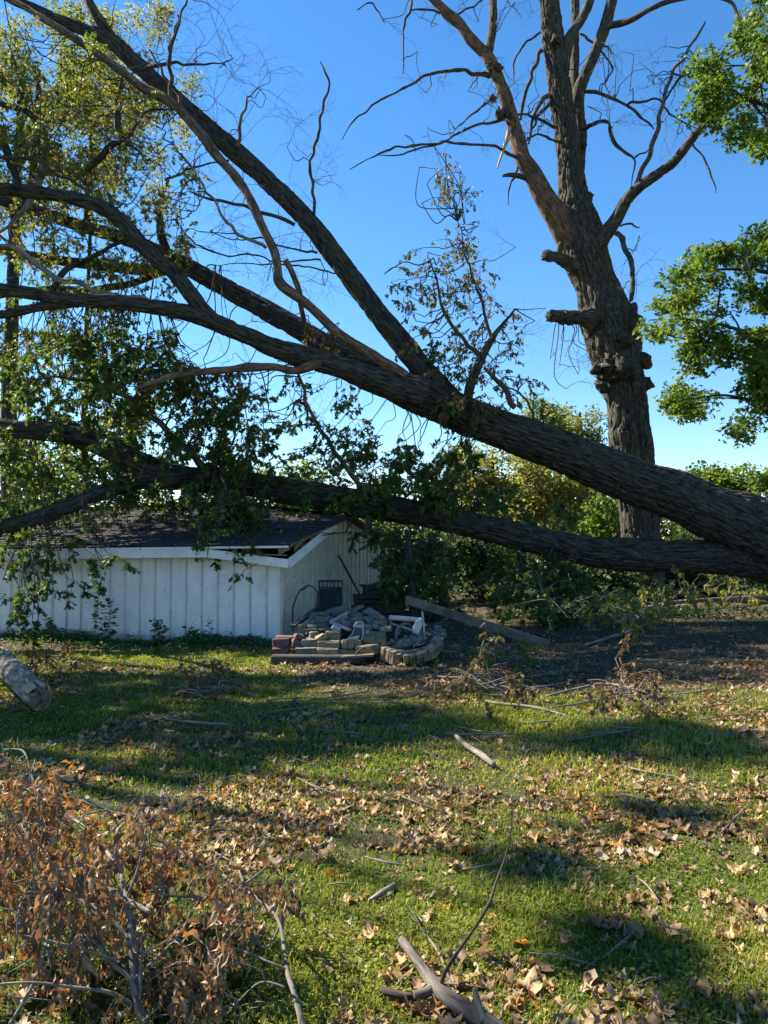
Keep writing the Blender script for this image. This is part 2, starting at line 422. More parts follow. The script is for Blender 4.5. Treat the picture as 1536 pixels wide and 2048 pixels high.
def ground_mat():
    m, nd, lk = newmat('ground_soil')
    tc = nd.new('ShaderNodeTexCoord'); v = tc.outputs['Object']
    a = noise(nd, lk, v, 0.9, 5, 0.6); b_ = noise(nd, lk, v, 35, 6, 0.7); c_ = noise(nd, lk, v, 160, 3, 0.6)
    c = ramp(nd, lk, b_, [(0.3, (0.028, 0.026, 0.018)), (0.7, (0.09, 0.08, 0.052))])
    gcol = ramp(nd, lk, c_, [(0.3, (0.04, 0.065, 0.015)), (0.7, (0.10, 0.13, 0.03))])
    g = attr(nd, 'tone').outputs['Fac']
    mm = nd.new('ShaderNodeMath'); mm.operation = 'MULTIPLY'
    lk.new(ramp(nd, lk, a, [(0.35, (0.5,) * 3), (0.6, (1,) * 3)]), mm.inputs[0]); lk.new(g, mm.inputs[1])
    c = mixc(nd, lk, mm.outputs[0], c, gcol)
    b = nd.new('ShaderNodeBsdfPrincipled'); b.inputs['Roughness'].default_value = 0.97; b.inputs['Specular IOR Level'].default_value = 0.1
    lk.new(c, b.inputs['Base Color'])
    bp = nd.new('ShaderNodeBump'); bp.inputs['Strength'].default_value = 0.6; bp.inputs['Distance'].default_value = 0.03
    lk.new(b_, bp.inputs['Height']); lk.new(bp.outputs[0], b.inputs['Normal'])
    o = nd.new('ShaderNodeOutputMaterial'); lk.new(b.outputs[0], o.inputs[0])
    return m
M['ground'] = ground_mat()

# ------------------------------------------------------------------ leaves
def leaf_template(out, fold=0.25, curl=0.3, wave=0.0, twist=0.0, seed=0):
    """out: half outline (u,v) from base to tip; returns V (n,3), quads/tris list"""
    r = np.random.default_rng(seed)
    u = np.array([p[0] for p in out]); v = np.array([p[1] for p in out])
    n = len(u)
    def lift(u_, v_):
        w = wave * np.sin(u_ * 9 + seed) * np.abs(v_) * 2
        return fold * np.abs(v_) + curl * (u_ - 0.5) ** 2 * (1 if curl > 0 else 1) + w + twist * v_ * u_
    mid = np.stack([u, np.zeros(n), lift(u, np.zeros(n))], 1)
    vl = v * (1 + r.uniform(-0.15, 0.15, n)); vr = v * (1 + r.uniform(-0.15, 0.15, n))
    Lf = np.stack([u + r.uniform(-.02, .02, n) * (v > 0), vl, lift(u, vl)], 1)
    Rt = np.stack([u + r.uniform(-.02, .02, n) * (v > 0), -vr, lift(u, -vr)], 1)
    V = np.concatenate([mid, Lf[1:-1], Rt[1:-1]])
    li = lambda i: 0 if i == 0 else (n - 1 if i == n - 1 else n + i - 1)
    ri = lambda i: 0 if i == 0 else (n - 1 if i == n - 1 else n + (n - 2) + i - 1)
    T = []
    for i in range(n - 1):
        for s, fn in ((0, li), (1, ri)):
            a, b, c, d = i, i + 1, fn(i + 1), fn(i)
            tri = [(a, b, c), (a, c, d)] if s == 0 else [(a, c, b), (a, d, c)]
            for t in tri:
                if len(set(t)) == 3: T.append(t)
    V[:, 2] -= V[:, 2].min() * 0
    return V, np.array(T)

OAK = [(0, 0), (0.13, 0.05), (0.24, 0.22), (0.3, 0.08), (0.46, 0.34), (0.54, 0.10), (0.70, 0.28), (0.78, 0.09), (1.0, 0)]
OAK_S = [(0, 0), (0.25, 0.24), (0.34, 0.09), (0.55, 0.34), (0.66, 0.1), (1.0, 0)]
MAPLE = [(0, 0), (0.12, 0.02), (0.10, 0.34), (0.3, 0.22), (0.38, 0.56), (0.5, 0.42), (0.55, 0.2), (0.75, 0.22), (1.0, 0)]
OVAL = [(0, 0), (0.25, 0.2), (0.5, 0.26), (0.78, 0.15), (1.0, 0)]
NARROW = [(0, 0), (0.3, 0.15), (0.6, 0.17), (1.0, 0)]
T_OAK = [leaf_template(OAK, f, c, w, t, i) for i, (f, c, w, t) in enumerate([(0.3, 0.5, 0.2, 0.2), (0.1, -0.7, 0.3, -0.3), (0.5, 0.3, 0.1, 0.4), (-0.2, 0.6, 0.3, 0.1)])]
T_OAKS = [leaf_template(OAK_S, f, c, 0.2, t, i + 5) for i, (f, c, t) in enumerate([(0.3, 0.5, 0.3), (0.1, -0.7, -0.3), (0.6, 0.4, 0.2)])]
T_DEAD = [leaf_template(o, f, c, w, t, i + 20) for i, (o, f, c, w, t) in enumerate([
    (OAK, 0.5, 1.0, 0.5, 0.5), (OAK, -0.3, 0.9, 0.6, -0.6), (MAPLE, 0.4, 0.8, 0.5, 0.4), (MAPLE, -0.2, -0.7, 0.7, 0.3), (OVAL, 0.8, 0.9, 0.3, 0.7), (MAPLE, 0.6, 0.5, 0.4, -0.5), (OAK, 0.2, 0.5, 0.4, 0.9)])]
def crumple(t, amt, seed):
    V, T = t; r = np.random.default_rng(seed); V = V.copy(); V[:, 2] += r.normal(0, amt, len(V)); V[:, :2] += r.normal(0, 0.018, (len(V), 2)); return V, T
OAK_R = [(-0.32, 0), (-0.28, 0.012), (0.0, 0.012), (0.08, 0.05), (0.16, 0.17), (0.22, 0.20), (0.29, 0.08), (0.36, 0.24), (0.44, 0.33), (0.50, 0.28), (0.54, 0.10), (0.64, 0.26), (0.73, 0.27), (0.78, 0.13), (0.87, 0.16), (0.95, 0.10), (1.0, 0)]
PLANE_R = [(-0.35, 0), (-0.3, 0.012), (-0.02, 0.012), (0.03, 0.14), (0.10, 0.28), (0.21, 0.33), (0.27, 0.22), (0.34, 0.37), (0.45, 0.42), (0.55, 0.36), (0.60, 0.20), (0.70, 0.27), (0.81, 0.25), (0.90, 0.16), (0.97, 0.09), (1.0, 0)]
T_DEAD = [crumple(leaf_template(o, f, c, w, t, i + 20), 0.05, i) for i, (o, f, c, w, t) in enumerate([
    (OAK_R, 0.22, 0.5, 0.5, 0.3), (OAK_R, -0.15, 0.4, 0.5, -0.25), (PLANE_R, 0.18, 0.4, 0.4, 0.2), (PLANE_R, -0.12, -0.35, 0.4, 0.2), (OVAL, 0.8, 0.9, 0.3, 0.7), (PLANE_R, 0.5, 0.4, 0.4, -0.35), (OAK_R, 0.1, -0.5, 0.4, 0.5), (OAK_R, 0.9, 0.5, 0.3, 0.3)])]
T_OVAL = [leaf_template(OVAL, f, c, 0.1, t, i + 40) for i, (f, c, t) in enumerate([(0.3, 0.3, 0.2), (0.1, -0.4, -0.2)])]
T_NARROW = [leaf_template(NARROW, f, c, 0.2, t, i + 50) for i, (f, c, t) in enumerate([(0.9, 0.8, 0.8), (0.6, -1.0, -0.8), (1.2, 0.6, 0.4)])]

def rot_from(axis, nrm):
    x = axis / (np.linalg.norm(axis, axis=1)[:, None] + 1e-9)
    z = nrm - x * np.sum(nrm * x, 1)[:, None]; z /= np.linalg.norm(z, axis=1)[:, None] + 1e-9
    y = np.cross(z, x)
    return np.stack([x, y, z], 2)

def scatter(mb, temps, pos, size, R, tone, aspect=1.0):
    n = len(pos); which = RNG.integers(0, len(temps), n)
    for k, (tv, tt) in enumerate(temps):
        s = np.where(which == k)[0]
        if len(s) == 0: continue
        tv2 = tv * np.array([1, aspect, 1])
        V = np.einsum('nij,vj->nvi', R[s], tv2) * size[s][:, None, None] + pos[s][:, None, :]
        nv = len(tv)
        T = tt[None] + (np.arange(len(s)) * nv)[:, None, None]
        mb.add(V.reshape(-1, 3), [T.reshape(-1, 3)], tone=np.repeat(tone[s], nv))

def hang_rot(n, droop=0.7, spread=1.0, dirs=None):
    a = RNG.normal(0, spread, (n, 3)); a[:, 2] = a[:, 2] * 0.6 - droop
    if dirs is not None: a = a + dirs
    nm = RNG.normal(0, 1, (n, 3)); nm[:, 2] += 0.5
    return rot_from(a, nm)

def leaf_objects(name, temps, mat, parent, pos, size, R, tone, aspect=1.0, nvar=3):
    """individual leaves, sharing a few meshes"""
    key = (mat.name, id(temps), aspect)
    if key not in LEAF_CACHE:
        lst = []
        for (tv, tt) in temps:
            for k in range(nvar):
                mb = MB(); mb.add(tv * np.array([1, aspect, 1]), [tt], tone=np.full(len(tv), (k + 0.5) / nvar))
                lst.append(mb.mesh(name, mat))
        LEAF_CACHE[key] = lst
    lst = LEAF_CACHE[key]; o0 = org(parent) if parent is not None else np.zeros(3)
    out = []
    for i in range(len(pos)):
        k = int(RNG.integers(0, len(temps))); j = min(nvar - 1, int(tone[i] * nvar))
        o = bpy.data.objects.new(name, lst[k * nvar + j]); COL.objects.link(o)
        mt = np.eye(4); mt[:3, :3] = R[i] * size[i]; mt[:3, 3] = pos[i] - o0
        if parent is not None: o.parent = parent
        o.matrix_local = Matrix(mt.tolist()); out.append(o)
    return out
LEAF_CACHE = {}

class Foliage:
    """collects leaves of one plant; nearest ones become single leaves, the rest one mass"""
    def __init__(s): s.p = []; s.s = []; s.R = []; s.t = []
    def add(s, pos, size, R, tone):
        if len(pos) == 0: return
        s.p.append(np.asarray(pos)); s.s.append(np.asarray(size)); s.R.append(np.asarray(R)); s.t.append(np.asarray(tone))
    def build(s, parent, temps, mat, single=200, name='leaf', mass='foliage', aspect=1.0):
        p = np.concatenate(s.p); z = np.concatenate(s.s); R = np.concatenate(s.R); t = np.clip(np.concatenate(s.t), 0, 1)
        # angular size, in view only
        d = p[:, 1]; inview = (np.abs(p[:, 0] / np.maximum(d, .1)) < 0.49) & (np.abs((p[:, 2] - H) / np.maximum(d, .1)) < 0.68) & (d > 1)
        sc = np.where(inview, z / np.maximum(d, 0.5), 0)
        order = np.argsort(-sc)
        a, b = order[:single], order[single:]
        if single: leaf_objects(name, temps, mat, parent, p[a], z[a], R[a], t[a], aspect)
        if len(b):
            mb = MB(); scatter(mb, temps, p[b], z[b], R[b], t[b], aspect)
            part(mass, mb, mat, parent, kind='stuff')
        return len(p)

# ------------------------------------------------------------------ twig growth
def unit(v): return v / (np.linalg.norm(v) + 1e-9)

def grow(mb, fol, p, d, L, r, lev, droop=0.15, wig=0.3, nleaf=7, kids=3, lsize=0.12, tone=(0.2, 0.6), sides=4, leafdroop=0.7, lbranch=0.6, leafspread=0.8):
    n = 5
    pts = [np.array(p)]; d = unit(np.array(d, float))
    for i in range(n):
        d = unit(d + RNG.normal(0, wig, 3) * 0.55 + np.array([0, 0, -droop * 0.35]))
        pts.append(pts[-1] + d * L / n)
    rad = np.linspace(r, r * 0.35, n + 1)
    tube(mb, pts, rad, sides, L / n / 2, cap=False, smooth_path=nleaf > 0)
    if lev > 0:
        for k in range(kids):
            t = RNG.uniform(0.25, 1.0) * n; i = min(n - 1, int(t)); f = t - i
            q = pts[i] * (1 - f) + pts[i + 1] * f
            dd = unit(pts[i + 1] - pts[i]); dd = unit(dd + RNG.normal(0, 0.75, 3))
            grow(mb, fol, q, dd, L * lbranch * RNG.uniform(0.7, 1.2), r * 0.55, lev - 1, droop, wig, nleaf, max(2, kids - 1), lsize, tone, 3, leafdroop, lbranch, leafspread)
    if fol is not None and nleaf > 0 and lev <= 1:
        m = nleaf if lev == 0 else nleaf // 2
        t = 1 - RNG.uniform(0, 0.75, m) ** 1.5; t = t * n
        i = np.minimum(n - 1, t.astype(int)); f = (t - i)[:, None]
        A = np.array(pts)
        q = A[i] * (1 - f) + A[i + 1] * f + RNG.normal(0, 0.012, (m, 3))
        R = hang_rot(m, leafdroop, leafspread, np.repeat(unit(A[-1] - A[0])[None], m, 0) * 0.5)
        base = RNG.uniform(*tone)
        fol.add(q, lsize * RNG.uniform(0.65, 1.25, m), R, base + RNG.normal(0, 0.12, m))
    return pts

def connect(mb, limbs, p, r=0.012, maxd=2.0, sag=0.15, minr=0.0):
    """a thin bent branch from the nearest limb point to p"""
    q = limbs[np.argmin(np.linalg.norm(limbs - p, axis=1))]
    d = np.linalg.norm(q - p)
    if d > maxd: return
    mid = (q + p) / 2 + RNG.normal(0, 0.10 * d, 3) + np.array([0, 0, -sag * d])
    m1 = (q * 0.75 + p * 0.25) + RNG.normal(0, 0.05 * d, 3)
    tube(mb, [q, m1, mid, p], [r * 1.6, r * 1.4, r * 1.15, r * 0.9], 5, max(0.05, d / 14), cap=False)

def spray_region(mb, fol, limbs, reg, n, Yr, L=(0.5, 0.9), lev=1, conn=True, dirb=(-0.3, 0, -0.3), up=0.0, rr=0.008, csize=0.008, **kw):
    """reg: polygon of photo pixels; n sprays at forward distances Yr"""
    poly = np.array(reg, float)
    def inside(x, y):
        c = False; j = len(poly) - 1
        for i in range(len(poly)):
            if (poly[i, 1] > y) != (poly[j, 1] > y) and x < (poly[j, 0] - poly[i, 0]) * (y - poly[i, 1]) / (poly[j, 1] - poly[i, 1]) + poly[i, 0]: c = not c
            j = i
        return c
    k = 0; tries = 0
    while k < n and tries < n * 60:
        tries += 1
        x = RNG.uniform(poly[:, 0].min(), poly[:, 0].max()); y = RNG.uniform(poly[:, 1].min(), poly[:, 1].max())
        if not inside(x, y): continue
        k += 1
        p = P(x, y, RNG.uniform(*Yr))
        d = RNG.normal(0, 0.6, 3) + np.array(dirb)
        LL = RNG.uniform(*L)
        s = p - unit(d) * LL * 0.5
        if conn and limbs is not None: connect(mb, limbs, s, csize)
        grow(mb, fol, s, d, LL, rr, lev, **kw)

def rect(x0, y0, x1, y1): return [(x0, y0), (x1, y0), (x1, y1), (x0, y1)]

def cloud(fol, blobs, n, size, tone=(0.2, 0.8), shell=0.5, droop=0.3):
    """leaf cloud through a set of ellipsoid clumps (centre, radii)"""
    vol = np.array([max(b[1][0] * b[1][1] * b[1][2], 1e-4) ** 0.67 for b in blobs]); pr = vol / vol.sum()
    cnt = RNG.multinomial(n, pr)
    for (c, r), m in zip(blobs, cnt):
        if m == 0: continue
        v = RNG.normal(0, 1, (m, 3)); v /= np.linalg.norm(v, axis=1)[:, None]
        rad = RNG.uniform(0, 1, m) ** shell
        p = np.array(c) + v * rad[:, None] * np.array(r)
        keep = fbm(p * (1.6 / max(min(r), 0.3)) * 0.6 + 5, 2) > -0.22
        p = p[keep]; m = len(p)
        b = RNG.uniform(*tone)
        fol.add(p, size * RNG.uniform(0.6, 1.3, m), hang_rot(m, droop, 1.0), b + RNG.normal(0, 0.13, m))

# ================================================================== THE GROUND
def grass_w(x, y):
    """1 where lawn grows, 0 where there is bare earth and litter"""
    x = np.asarray(x, float); y = np.asarray(y, float)
    edge = 8.4 + 0.5 * n2(x, y, 0.8, 3) * 2 - 0.25 * np.clip(x, -2, 3) + np.where(x < -1.0, 2.6, 0) * 1.0
    w = np.clip((edge - y) / 1.2, 0, 1)
    patch = np.clip(0.75 + 2.2 * n2(x, y, 0.75, 8), 0.25, 1)
    return w * patch

xs = np.concatenate([np.linspace(-400, -30, 12), np.arange(-28, -9, 1.0), np.arange(-9, 10, 0.15), np.arange(10, 29, 1.0), np.linspace(30, 400, 12)])
ys = np.concatenate([np.linspace(-60, -4, 8), np.arange(-3, 22, 0.15), np.arange(22, 60, 1.5), np.linspace(60, 900, 16)])
XX, YY = np.meshgrid(xs, ys); x = XX.ravel(); y = YY.ravel()
z = gz(x, y) + 0.012 * n2(x, y, 3.0) * (np.abs(x) < 10)
nx = len(xs); i = np.arange(len(ys) - 1)[:, None] * nx; k = np.arange(nx - 1)[None]
mb = MB(); mb.add(np.stack([x, y, z], 1), [np.stack([i + k, i + k + 1, i + nx + k + 1, i + nx + k], 2).reshape(-1, 4)], tone=np.where(y < 22, grass_w(x, y), 0.8))
solo('ground', mb, M['ground'], None, None, kind='structure', origin=(0, 0, 0))

def lawn_pts(n, y0, y1, p):
    """points inside the picture's ground wedge, density falling as 1/y^p"""
    u = RNG.uniform(0, 1, n); e = 2 - p
    yy = (y0 ** e + u * (y1 ** e - y0 ** e)) ** (1 / e) if abs(e) > 1e-6 else y0 * (y1 / y0) ** u
    xx = RNG.uniform(-0.56, 0.56, n) * yy
    return xx, yy

def blades(n):
    x, y = lawn_pts(n, 2.1, 11.5, 1.25)
    keep = RNG.uniform(0, 1, n) < grass_w(x, y) * np.clip(1.0 + 1.2 * n2(x, y, 2.2, 21), 0.3, 1)
    x, y = x[keep], y[keep]; n = len(x)
    h = RNG.uniform(0.014, 0.043, n) * (1 + 0.8 * np.clip(n2(x, y, 1.5, 5) * 2, -0.4, 1)) * np.where(RNG.uniform(0, 1, n) < 0.05, 1.6, 1)
    w = RNG.uniform(0.0022, 0.0046, n) * np.clip(y / 4.0, 0.8, 2.4)
    a = RNG.uniform(0, 2 * math.pi, n); lean = RNG.uniform(0.15, 1.1, n)
    dx, dy = np.cos(a), np.sin(a); px_, py_ = -dy, dx
    b = np.stack([x, y, gz(x, y) - 0.004], 1)
    D = np.stack([dx, dy, np.zeros(n)], 1); S = np.stack([px_, py_, np.zeros(n)], 1); U = np.array([0, 0, 1.0])
    m = b + D * (lean * h * 0.35)[:, None] + U * (h * 0.65)[:, None]
    t = b + D * (lean * h)[:, None] + U * (h * np.clip(1.05 - 0.4 * lean, 0.3, 1))[:, None]
    V = np.stack([b - S * w[:, None], b + S * w[:, None], m + S * w[:, None] * 0.8, m - S * w[:, None] * 0.8, t], 1).reshape(-1, 3)
    k = (np.arange(n) * 5)[:, None]
    tone = np.clip(0.45 + 0.9 * n2(x, y, 1.1, 13) + RNG.normal(0, 0.16, n), 0, 1)
    tone = np.where(RNG.uniform(0, 1, n) < 0.06 + 0.35 * np.clip(n2(x, y, 0.9, 63), 0, 0.5), 1.0, np.minimum(tone, 0.88))
    return V, [k + np.array([[0, 1, 2, 3]]), k + np.array([[3, 2, 4]])], np.repeat(tone, 5)
mb = MB(); V, f, t = blades(420000); mb.add(V, f, tone=t)
solo('grass', mb, M['grass'], 'short green lawn grass in sun and shade', 'grass', kind='stuff', origin=(0, 0, 0), smooth=False)

# small clover and broad weeds in the lawn
fol = MB(); n = 26000
x, y = lawn_pts(n, 2.1, 9.0, 1.4); keep = RNG.uniform(0, 1, n) < grass_w(x, y) * (n2(x, y, 1.3, 31) > -0.06); x, y = x[keep], y[keep]; n = len(x)
a = RNG.normal(0, 1, (n, 3)); a[:, 2] = 0.25; nm = RNG.normal(0, 0.35, (n, 3)); nm[:, 2] = 1
scatter(fol, [leaf_template([(0, 0), (0.4, 0.42), (0.85, 0.35), (1, 0)], 0.2, 0.2, 0, 0, 3)], np.stack([x, y, gz(x, y) + RNG.uniform(0.006, 0.032, n)], 1), RNG.uniform(0.009, 0.022, n), rot_from(a, nm), np.clip(RNG.normal(0.4, 0.18, n), 0, 0.85))
solo('clover', fol, M['grass'], 'small round clover leaves growing through the lawn', 'clover', kind='stuff', origin=(0, 0, 0))

# fallen leaves: the nearest 300 singly, the rest as litter
def litter(n, y0, y1, p, dens, size, zr, flat=0.6):
    x, y = lawn_pts(n, y0, y1, p); keep = RNG.uniform(0, 1, n) < dens(x, y); x, y = x[keep], y[keep]; n = len(x)
    a = RNG.normal(0, 1, (n, 3)); a[:, 2] *= 0.18; nm = RNG.normal(0, flat, (n, 3)); nm[:, 2] += 1
    tone = np.clip(RNG.beta(2.2, 2.0, n) * 0.82, 0, 1); s = RNG.uniform(0, 1, n); tone = np.where(s > 0.95, RNG.uniform(0.9, 1, n), tone); tone = np.where((s > 0.88) & (s <= 0.95), 0.86, tone)
    return np.stack([x, y, gz(x, y) + RNG.uniform(*zr, n)], 1), size[0] + (size[1] - size[0]) * RNG.uniform(0, 1, n) ** 2.6, rot_from(a, nm), tone
def d_front(x, y): return np.clip(0.25 + 2.4 * n2(x, y, 1.4, 41) + 0.9 * n2(x, y, 5.0, 43) + 0.6 * np.exp(-((y - 4.3) / 0.9) ** 2) * np.clip(1.4 - 0.5 * x, 0.35, 1), 0.06, 1)
def d_back(x, y): return np.clip(1.0 - grass_w(x, y), 0.12, 1)
p1, s1, R1, t1 = litter(36000, 2.15, 9.5, 1.0, d_front, (0.024, 0.105), (0.002, 0.018), 0.22); t1 = np.where(t1 > 0.85, t1, t1 * 0.9)
p2, s2, R2, t2 = litter(30000, 7.5, 24, 0.7, d_back, (0.02, 0.075), (0.004, 0.025), 0.4); t2 = np.where(t2 > 0.85, t2, t2 * 0.8)
p = np.concatenate([p1, p2]); s = np.concatenate([s1, s2]); R = np.concatenate([R1, R2]); t = np.concatenate([t1, t2])
ang = np.where(np.abs(p[:, 0] / p[:, 1]) < 0.49, s / p[:, 1], 0) * (p[:, 1] > 2.4); order = np.argsort(-ang); near, rest = order[:300], order[300:]
SHN = ['curled lobed oak', 'lobed oak', 'broad pointed', 'broad flat', 'small oval', 'folded broad', 'arched lobed oak', 'folded lobed oak']
objs = leaf_objects('fallen_leaf', T_DEAD, M['dead'], None, p[near], s[near], R[near], t[near], 1.0, 12); keyd = LEAF_CACHE[(M['dead'].name, id(T_DEAD), 1.0)]
for o, tt in zip(objs, t[near]):
    sh = SHN[keyd.index(o.data) // 12]; cl_ = 'orange' if tt > 0.9 else 'pale grey-tan' if tt > 0.83 else 'light tan' if tt > 0.5 else 'tan' if tt > 0.3 else 'dark brown'
    tag(o, f'{cl_} {sh} leaf lying fallen on the lawn', 'leaf', f'{cl_} {sh} leaves fallen on the lawn')
mb = MB(); scatter(mb, T_DEAD, p[rest], s[rest], R[rest], t[rest])
solo('leaf_litter', mb, M['dead'], 'carpet of dry brown fallen leaves and bits over lawn and bare earth', 'leaf litter', kind='stuff', origin=(0, 0, 0))
# fine twig bits
mb = MB()
x, y = lawn_pts(1500, 2.2, 19, 0.7)
for i in range(len(x)):
    if RNG.uniform() > 0.25 + 0.75 * (1 - float(grass_w(x[i:i+1], y[i:i+1])[0])): continue
    L = RNG.uniform(0.08, 0.35); a = RNG.uniform(0, math.pi); d = np.array([math.cos(a), math.sin(a), RNG.normal(0, .08)]) * L
    q = np.array([x[i], y[i], g1(x[i], y[i]) + RNG.uniform(0.01, 0.04)])
    tube(mb, [q, q + d * 0.5 + RNG.normal(0, 0.015, 3), q + d], [0.003, 0.0026, 0.0015], 3, 0.2, cap=False)
solo('twig_litter', mb, M['twig_grey'], 'fine broken twigs scattered over the ground', 'twigs', kind='stuff', origin=(0, 0, 0))

# ================================================================== THE SHED
TH = math.radians(15); e1 = np.array([-math.cos(TH), math.sin(TH)]); e2 = np.array([math.sin(TH), math.cos(TH)])
C0 = G(563, 1289)[:2]
DEP = -C0[0] / e2[0]; FRONT = 6.5; HE = 1.54; HR = 2.27; WT = 1.33; PT = 0.27
def S(s, t, h):
    xy = C0 + e1 * s + e2 * t
    return np.array([xy[0], xy[1], 0.013 * max(xy[0], -9) - 0.01 + h])
def roofh(s, t):
    tt = abs(t - DEP / 2) / (DEP / 2)
    return HR + (HE - HR) * tt - 0.24 * math.exp(-((s + 0.2) / 1.5) ** 2) * max(0, 1 - tt)
E1 = np.array([*e1, 0.0]); E2 = np.array([*e2, 0.0]); UP = np.array([0, 0, 1.0])
shed = thing('shed', 'low white metal-sided shed with dark roof crushed under the fallen trunk', 'shed', S(0, 0, 0))
def drop(s): return max(0.0, 0.17 * (1 - s / 1.08))

RIB = [(0.83, -0.004), (0.845, 0.016), (0.87, 0.018), (0.895, 0.006), (0.92, 0.018), (0.945, 0.016), (0.96, -0.004)]
def panel(mb, fn, top0, top1, out, prof_=None):
    """one ribbed siding panel: fn(a,h)->point for a in 0..1 along the wall"""
    prof = prof_ or [(0, 0), (0.80, 0), (0.97, 0), (1.0, 0.0)]
    rows = []
    for a, o in prof:
        tp = top0 + (top1 - top0) * a
        rows.append([fn(a, -0.02) + out * o, fn(a, tp) + out * o, fn(a, tp) - out * 0.006, fn(a, -0.02) - out * 0.006])
    V = np.array(rows).reshape(-1, 3); q = []
    for i in range(len(prof) - 1):
        for j in range(4):
            q.append([i * 4 + j, i * 4 + (j + 1) % 4, (i + 1) * 4 + (j + 1) % 4, (i + 1) * 4 + j])
    mb.add(V, [np.array(q)])
nf = int(FRONT / PT)
for k in range(nf):
    s0, s1_ = k * PT, (k + 1) * PT
    mb = MB(); panel(mb, lambda a, h: S(s0 + (s1_ - s0) * a, 0, h), WT - drop(s0) * 0.9, WT - drop(s1_) * 0.9, -E2)
    sp_ = part('siding_panel', mb, M['white'], shed, smooth=False)
    mb = MB(); panel(mb, lambda a, h: S(s0 + (s1_ - s0) * a, 0, h), WT - drop(s0) * 0.9, WT - drop(s1_) * 0.9, -E2, RIB); part('rib', mb, M['ribwhite'], sp_, smooth=False)
def rakeh(t):          # underside of the dropped rake board
    return min(roofh(0, t) - 0.05, 1.17 + (t + 0.22) * 0.27)
ng = int(math.ceil(DEP / PT)); gp = DEP / ng
for k in range(ng):
    t0, t1_ = k * gp, (k + 1) * gp
    mb = MB(); panel(mb, lambda a, h: S(0, t0 + (t1_ - t0) * a, h), rakeh(t0), rakeh(t1_), -E1)
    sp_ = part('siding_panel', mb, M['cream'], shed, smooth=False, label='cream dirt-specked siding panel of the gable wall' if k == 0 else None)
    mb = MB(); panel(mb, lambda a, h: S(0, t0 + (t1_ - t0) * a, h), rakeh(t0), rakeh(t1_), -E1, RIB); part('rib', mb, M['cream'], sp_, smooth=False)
# back and hidden walls
mb = MB()
o_ = E1 * 0.02; pl = [S(FRONT, 0.02, 0), S(FRONT, DEP - 0.02, 0), S(FRONT, DEP - 0.02, HE - 0.06), S(FRONT, DEP / 2, HR - 0.07), S(FRONT, 0.02, HE - 0.06)]
mb.add(np.array([p_ - o_ for p_ in pl] + [p_ + o_ for p_ in pl]), [np.array([[0, 1, 2, 3, 4], [9, 8, 7, 6, 5]]), np.array([[i_, (i_ + 1) % 5, 5 + (i_ + 1) % 5, 5 + i_] for i_ in range(5)])], tone=np.zeros(10))
box(mb, (S(0, DEP, 0) + S(FRONT, DEP, 0)) / 2 + UP * (HE - 0.07) / 2, E1, E2, UP, (FRONT - 0.06, 0.04, HE - 0.07))
part('wall', mb, M['white'], shed, smooth=False)
mb = MB()
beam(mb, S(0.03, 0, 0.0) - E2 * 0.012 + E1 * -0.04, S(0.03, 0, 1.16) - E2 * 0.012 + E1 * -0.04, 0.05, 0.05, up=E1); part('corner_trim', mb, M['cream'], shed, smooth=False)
mb = MB(); beam(mb, S(0, DEP, 0) - E1 * 0.02, S(0, DEP, WT) - E1 * 0.02, 0.05, 0.04, up=E1); part('corner_trim', mb, M['trim'], shed, smooth=False)
mb = MB(); beam(mb, S(0.05, 0, 0.1) - E2 * 0.024, S(FRONT, 0, 0.1) - E2 * 0.024, 0.008, 0.012); part('base_trim', mb, M['white'], shed, smooth=False)
# roof deck
mb = MB(); gs = np.linspace(-0.2, FRONT + 0.2, 28); gt = np.concatenate([np.linspace(-0.22, DEP / 2, 12), np.linspace(DEP / 2, DEP + 0.22, 12)[1:]])
for dz in (0.0, -0.035):
    V = np.array([S(a, b, roofh(a, b) + dz) for b in gt for a in gs]); n_ = len(gs)
    i = np.arange(len(gt) - 1)[:, None] * n_; k = np.arange(n_ - 1)[None]
    mb.add(V, [np.stack([i + k, i + k + 1, i + n_ + k + 1, i + n_ + k], 2).reshape(-1, 4)], tone=np.zeros(len(V)))
nv = len(gt) * n_
rim = [list(range(0, n_ - 1)), None]
q = [[a, a + 1, nv + a + 1, nv + a] for a in range(n_ - 1)] + [[b * n_, (b + 1) * n_, nv + (b + 1) * n_, nv + b * n_] for b in range(len(gt) - 1)] + [[b * n_ + n_ - 1, (b + 1) * n_ + n_ - 1, nv + (b + 1) * n_ + n_ - 1, nv + b * n_ + n_ - 1] for b in range(len(gt) - 1)]
mb.Fc.append(np.array(q)); 
roof = part('roof', mb, M['deck'], shed, smooth=False)
